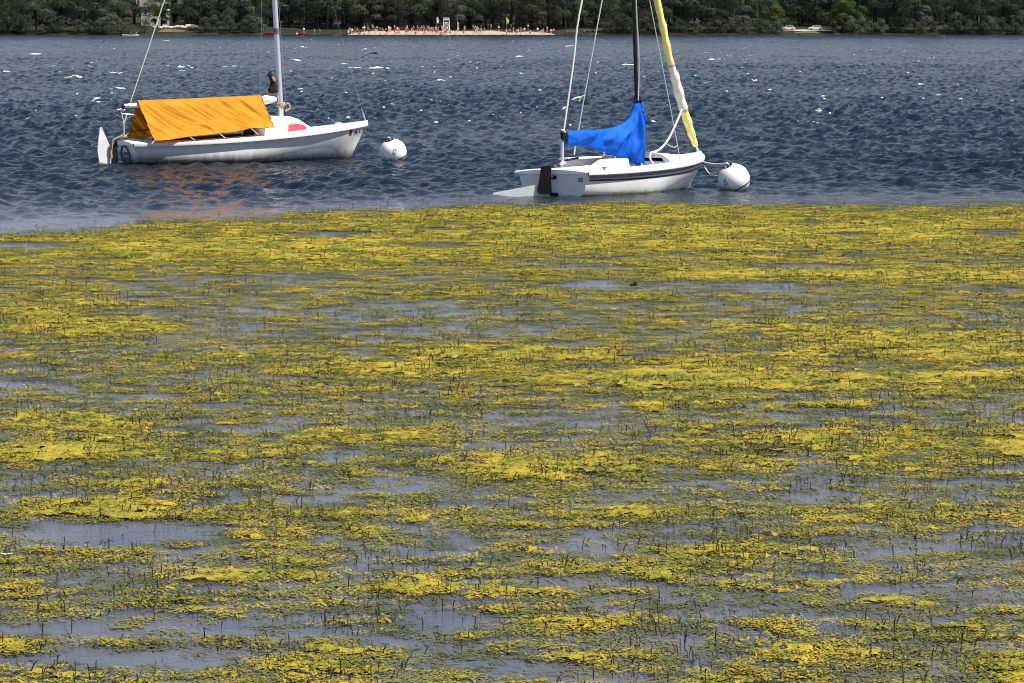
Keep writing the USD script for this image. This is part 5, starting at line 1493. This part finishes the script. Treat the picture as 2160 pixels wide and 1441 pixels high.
green_weed = usdkit.material(stage, '/World/Looks/green_weed', {
    'g': ('geometry', {}), 'n1': ('noise_texture', {'scale': 1.1, 'detail': 5.0, 'roughness': 0.65}), 'a': ('mix_float', {'fac': 0.5}),
    'r': ('rgb_ramp', {'ramp': [(0.22, (0.085, 0.090, 0.028)), (0.40, (0.28, 0.255, 0.06)), (0.56, (0.46, 0.375, 0.06)), (0.74, (0.30, 0.18, 0.05))]}),
    'p': ('principled_bsdf', {'roughness': 0.45, 'specular_ior_level': 0.4})},
    [('g.position', 'n1.vector'), ('n1.fac', 'a.a'), ('g.random_per_island', 'a.b'), ('a.result', 'r.fac'), ('r.color', 'p.base_color')], surface='p.BSDF')
stem_mat = usdkit.material(stage, '/World/Looks/weed_stem', {
    'o': ('object_info', {}), 'r': ('rgb_ramp', {'ramp': [(0.0, (0.020, 0.022, 0.010)), (0.6, (0.040, 0.036, 0.015)), (1.0, (0.10, 0.055, 0.022))]}),
    'p': ('principled_bsdf', {'roughness': 0.6, 'specular_ior_level': 0.3})}, [('o.random', 'r.fac'), ('r.color', 'p.base_color')], surface='p.BSDF')

# --- the mats themselves: a bumpy ragged skin on the water
cell = 0.036
ys = np.arange(13.6, 55.5, cell * 1.15)
xs = np.arange(-10.4, 10.4, cell)
mx, my = np.meshgrid(xs, ys)
mx = mx + rng.uniform(-0.45, 0.45, mx.shape) * cell
my = my + rng.uniform(-0.45, 0.45, my.shape) * cell
Dm = np.full(mx.shape, -1.0)
view = np.abs(mx) < 0.172 * my + 0.35
Dv, ins, _u, _v = weed_field(mx[view], my[view])
Dm[view] = np.where(ins > -2, Dv, -1)
nn_, mm_ = mx.shape
i, j = np.meshgrid(np.arange(nn_ - 1), np.arange(mm_ - 1), indexing='ij')
a = (i * mm_ + j).ravel()
quads = np.stack([a, a + 1, a + mm_ + 1, a + mm_], 1)
tris = np.vstack([quads[:, [0, 1, 2]], quads[:, [0, 2, 3]]])
df = Dm.ravel()
tris = tris[df[tris].min(1) > 0.66]
used, inv = np.unique(tris, return_inverse=True)
mp_ = np.stack([mx.ravel()[used], my.ravel()[used], 0 * used.astype(float)], -1)
rel = np.clip((df[used] - 0.66) * 6, 0, 1)
mp_[:, 2] = 0.004 + rel * (0.004 + 0.034 * np.maximum(0, meshkit.fbm(mp_ * (9, 7, 1), 3, 51) - 0.36) + 0.020 * meshkit.noise(mp_ * (26, 22, 1), 52)) + wave(mp_[:, 0], mp_[:, 1])
solo('floating_algae', trimesh.Trimesh(mp_, inv.reshape(-1, 3), process=False), algae, 'yellow-green mats of algae floating on the near water', 'algae', kind='stuff', smooth=True)


# --- tufts of leaves, lying strands and upright stems, scattered by thousands
def tuft(seed, n, R, l0, l1, w, tilt, lift):
    g = np.random.default_rng(seed)
    V, Fc = [], []
    for k in range(n):
        a, r_ = g.uniform(0, 2 * math.pi), R * math.sqrt(g.random())
        c = np.array([r_ * math.cos(a), r_ * math.sin(a), g.uniform(0.002, lift)])
        yaw = g.uniform(0, 2 * math.pi)
        L = g.uniform(l0, l1)
        dv = np.array([math.cos(yaw), math.sin(yaw), g.normal(0, tilt)])
        sv = np.array([-math.sin(yaw), math.cos(yaw), g.normal(0, tilt)]) * w * g.uniform(0.6, 1.3)
        for q, (f, ww, up_) in enumerate(((-0.5, 0.35, -0.25), (0.0, 1.0, 0.0), (0.5, 0.25, -0.3))):
            m = c + dv * L * f + np.array([0, 0, up_ * L * 0.25])
            V += [m - sv * ww, m + sv * ww]
        b_ = k * 6
        Fc += [(b_, b_ + 1, b_ + 3), (b_, b_ + 3, b_ + 2), (b_ + 2, b_ + 3, b_ + 5), (b_ + 2, b_ + 5, b_ + 4)]
    V = np.array(V)
    V[:, 2] = np.maximum(V[:, 2], 0.001)
    return trimesh.Trimesh(V, np.array(Fc), process=False)


def stem(seed):
    g = np.random.default_rng(seed)
    h = g.uniform(0.015, 0.075)
    bend = g.normal(0, 0.35, 2)
    p = [(0, 0, -0.02), (bend[0] * h * 0.15, bend[1] * h * 0.15, h * 0.4), (bend[0] * h * 0.5, bend[1] * h * 0.5, h * 0.8), (bend[0] * h * 1.0, bend[1] * h * 0.9, h)]
    m = [tube(p, [0.0022, 0.0027, 0.0032, 0.0018], 5)]
    if g.random() < 0.35:
        q = np.array(p[2])
        m.append(tube([q, q + (g.normal(0, 0.02), g.normal(0, 0.02), 0.012), q + (g.normal(0, 0.03), g.normal(0, 0.03), 0.002)], [0.003, 0.003, 0.001], 4))
    return join(m)


def scatter(name, protos, mat, pos, yaw, scl, label, cat):
    p = '/World/' + name
    pi = UsdGeom.PointInstancer.Define(stage, p)
    rel_ = pi.CreatePrototypesRel()
    for k, m in enumerate(protos):
        q = part(p, 'leaf_tuft' if 'stem' not in name else 'stem', m, mat, False)
        rel_.AddTarget(q)
    n = len(pos)
    pi.CreateProtoIndicesAttr(Vt.IntArray.FromNumpy(rng.integers(0, len(protos), n).astype(np.int32)))
    pi.CreatePositionsAttr(Vt.Vec3fArray.FromNumpy(pos.astype(np.float32)))
    hq = np.zeros((n, 4))
    hq[:, 0], hq[:, 3] = np.cos(yaw / 2), np.sin(yaw / 2)
    pi.CreateOrientationsAttr(Vt.QuathArray([Gf.Quath(float(w_), 0.0, 0.0, float(z_)) for w_, z_ in zip(hq[:, 0], hq[:, 3])]))
    pi.CreateScalesAttr(Vt.Vec3fArray.FromNumpy(np.repeat(scl[:, None], 3, 1).astype(np.float32)))
    describe(pi.GetPrim(), label, cat, kind='stuff')


def spots_in_bed(n):
    y = np.sqrt(rng.uniform(13.8 ** 2, 55.0 ** 2, n))
    x = rng.uniform(-1, 1, n) * (0.172 * y + 0.3)
    return x, y


x, y = spots_in_bed(170000)
D, ins, u_, v_ = weed_field(x, y)
keep = (ins > 0) & (D > 0.42) & (rng.random(len(x)) < np.clip((D - 0.40) * 4, 0, 1) * 0.62)
x1_, y1_ = x[keep], y[keep]
scatter('algae_tuft', [tuft(300 + k, 28, 0.085, 0.012, 0.040, 0.0055, 0.16, 0.012) for k in range(6)], algae, np.stack([x1_, y1_, wave(x1_, y1_) + 0.012], -1), rng.uniform(0, 6.28, len(x1_)), rng.uniform(0.7, 1.35, len(x1_)), 'small leafy tufts standing proud of the yellow algae mats', 'water weed')
x, y = spots_in_bed(190000)
D, ins, u_, v_ = weed_field(x, y)
keep = (ins > -7) & (rng.random(len(x)) < np.clip((D + 0.12) * 2.0, 0, 1) * np.clip((meshkit.fbm(np.stack([x * 4.5, y * 11, 0 * x], -1), 2, 77) - 0.37) * 6, 0.04, 1) * np.clip(1.2 - np.maximum(D - 0.5, 0) * 3, 0.15, 1) * 0.74)
x2_, y2_ = x[keep], y[keep]
scatter('green_water_weed', [tuft(400 + k, 18, 0.075 if k < 4 else 0.14, 0.02, 0.05 if k < 4 else 0.11, 0.007 if k < 4 else 0.005, 0.07, 0.009) for k in range(6)], green_weed, np.stack([x2_, y2_, wave(x2_, y2_) + 0.003], -1), rng.uniform(0, 6.28, len(x2_)), rng.uniform(0.6, 1.3, len(x2_)), 'thin green weed strands lying on the water between the algae mats', 'water weed')
x, y = spots_in_bed(260000)
D, ins, u_, v_ = weed_field(x, y)
cl = meshkit.fbm(np.stack([x * 1.5, y * 1.2, 0 * x], -1), 3, 61)
keep = (ins > -12) & (rng.random(len(x)) < np.clip((D - 0.02) * 1.6, 0.06, 0.9) * np.clip((cl - 0.32) * 3.4, 0.10, 1) * 0.95 * np.clip(1.5 - y / 32, 0.30, 1))
x3_, y3_ = x[keep], y[keep]
scatter('weed_stem', [stem(500 + k) for k in range(10)], stem_mat, np.stack([x3_, y3_, wave(x3_, y3_)], -1), rng.uniform(0, 6.28, len(x3_)), 0.30 + 0.95 * rng.random(len(x3_)) ** 2.2, 'short dark stems of water weed sticking up all over the near water', 'water weed')
# small single things among the weed
fp = ground(1339, 603)
sb2 = thing('wood_stub', 'small dark stub poking out of the open pool below the right boat', 'stump', loc=(fp[0], fp[1], 0))
part(sb2, 'wood', blobby([(0, 0, -0.05, .03, 0.01, 0, 0.03, .024), (0, 0, 0, .03, -0.05, 0, 0.005, .016)], 0.015, 10, 2), dark_cloth, 60)
fp = ground(14, 1177)
fl_ = thing('pale_leaf', 'pale curled leaf floating at the left edge of the weed bed', 'leaf', loc=(fp[0], fp[1], 0.012))
lx = np.linspace(-0.035, 0.035, 9)
lw = 0.016 * np.sin(np.linspace(0.15, math.pi - 0.15, 9))
part(fl_, 'blade', grid([[(a, -w_, 0.012 + 4 * a * a), (a, 0, 0.004 + 4 * a * a), (a, w_, 0.012 + 4 * a * a)] for a, w_ in zip(lx, lw)], True), cream, False)
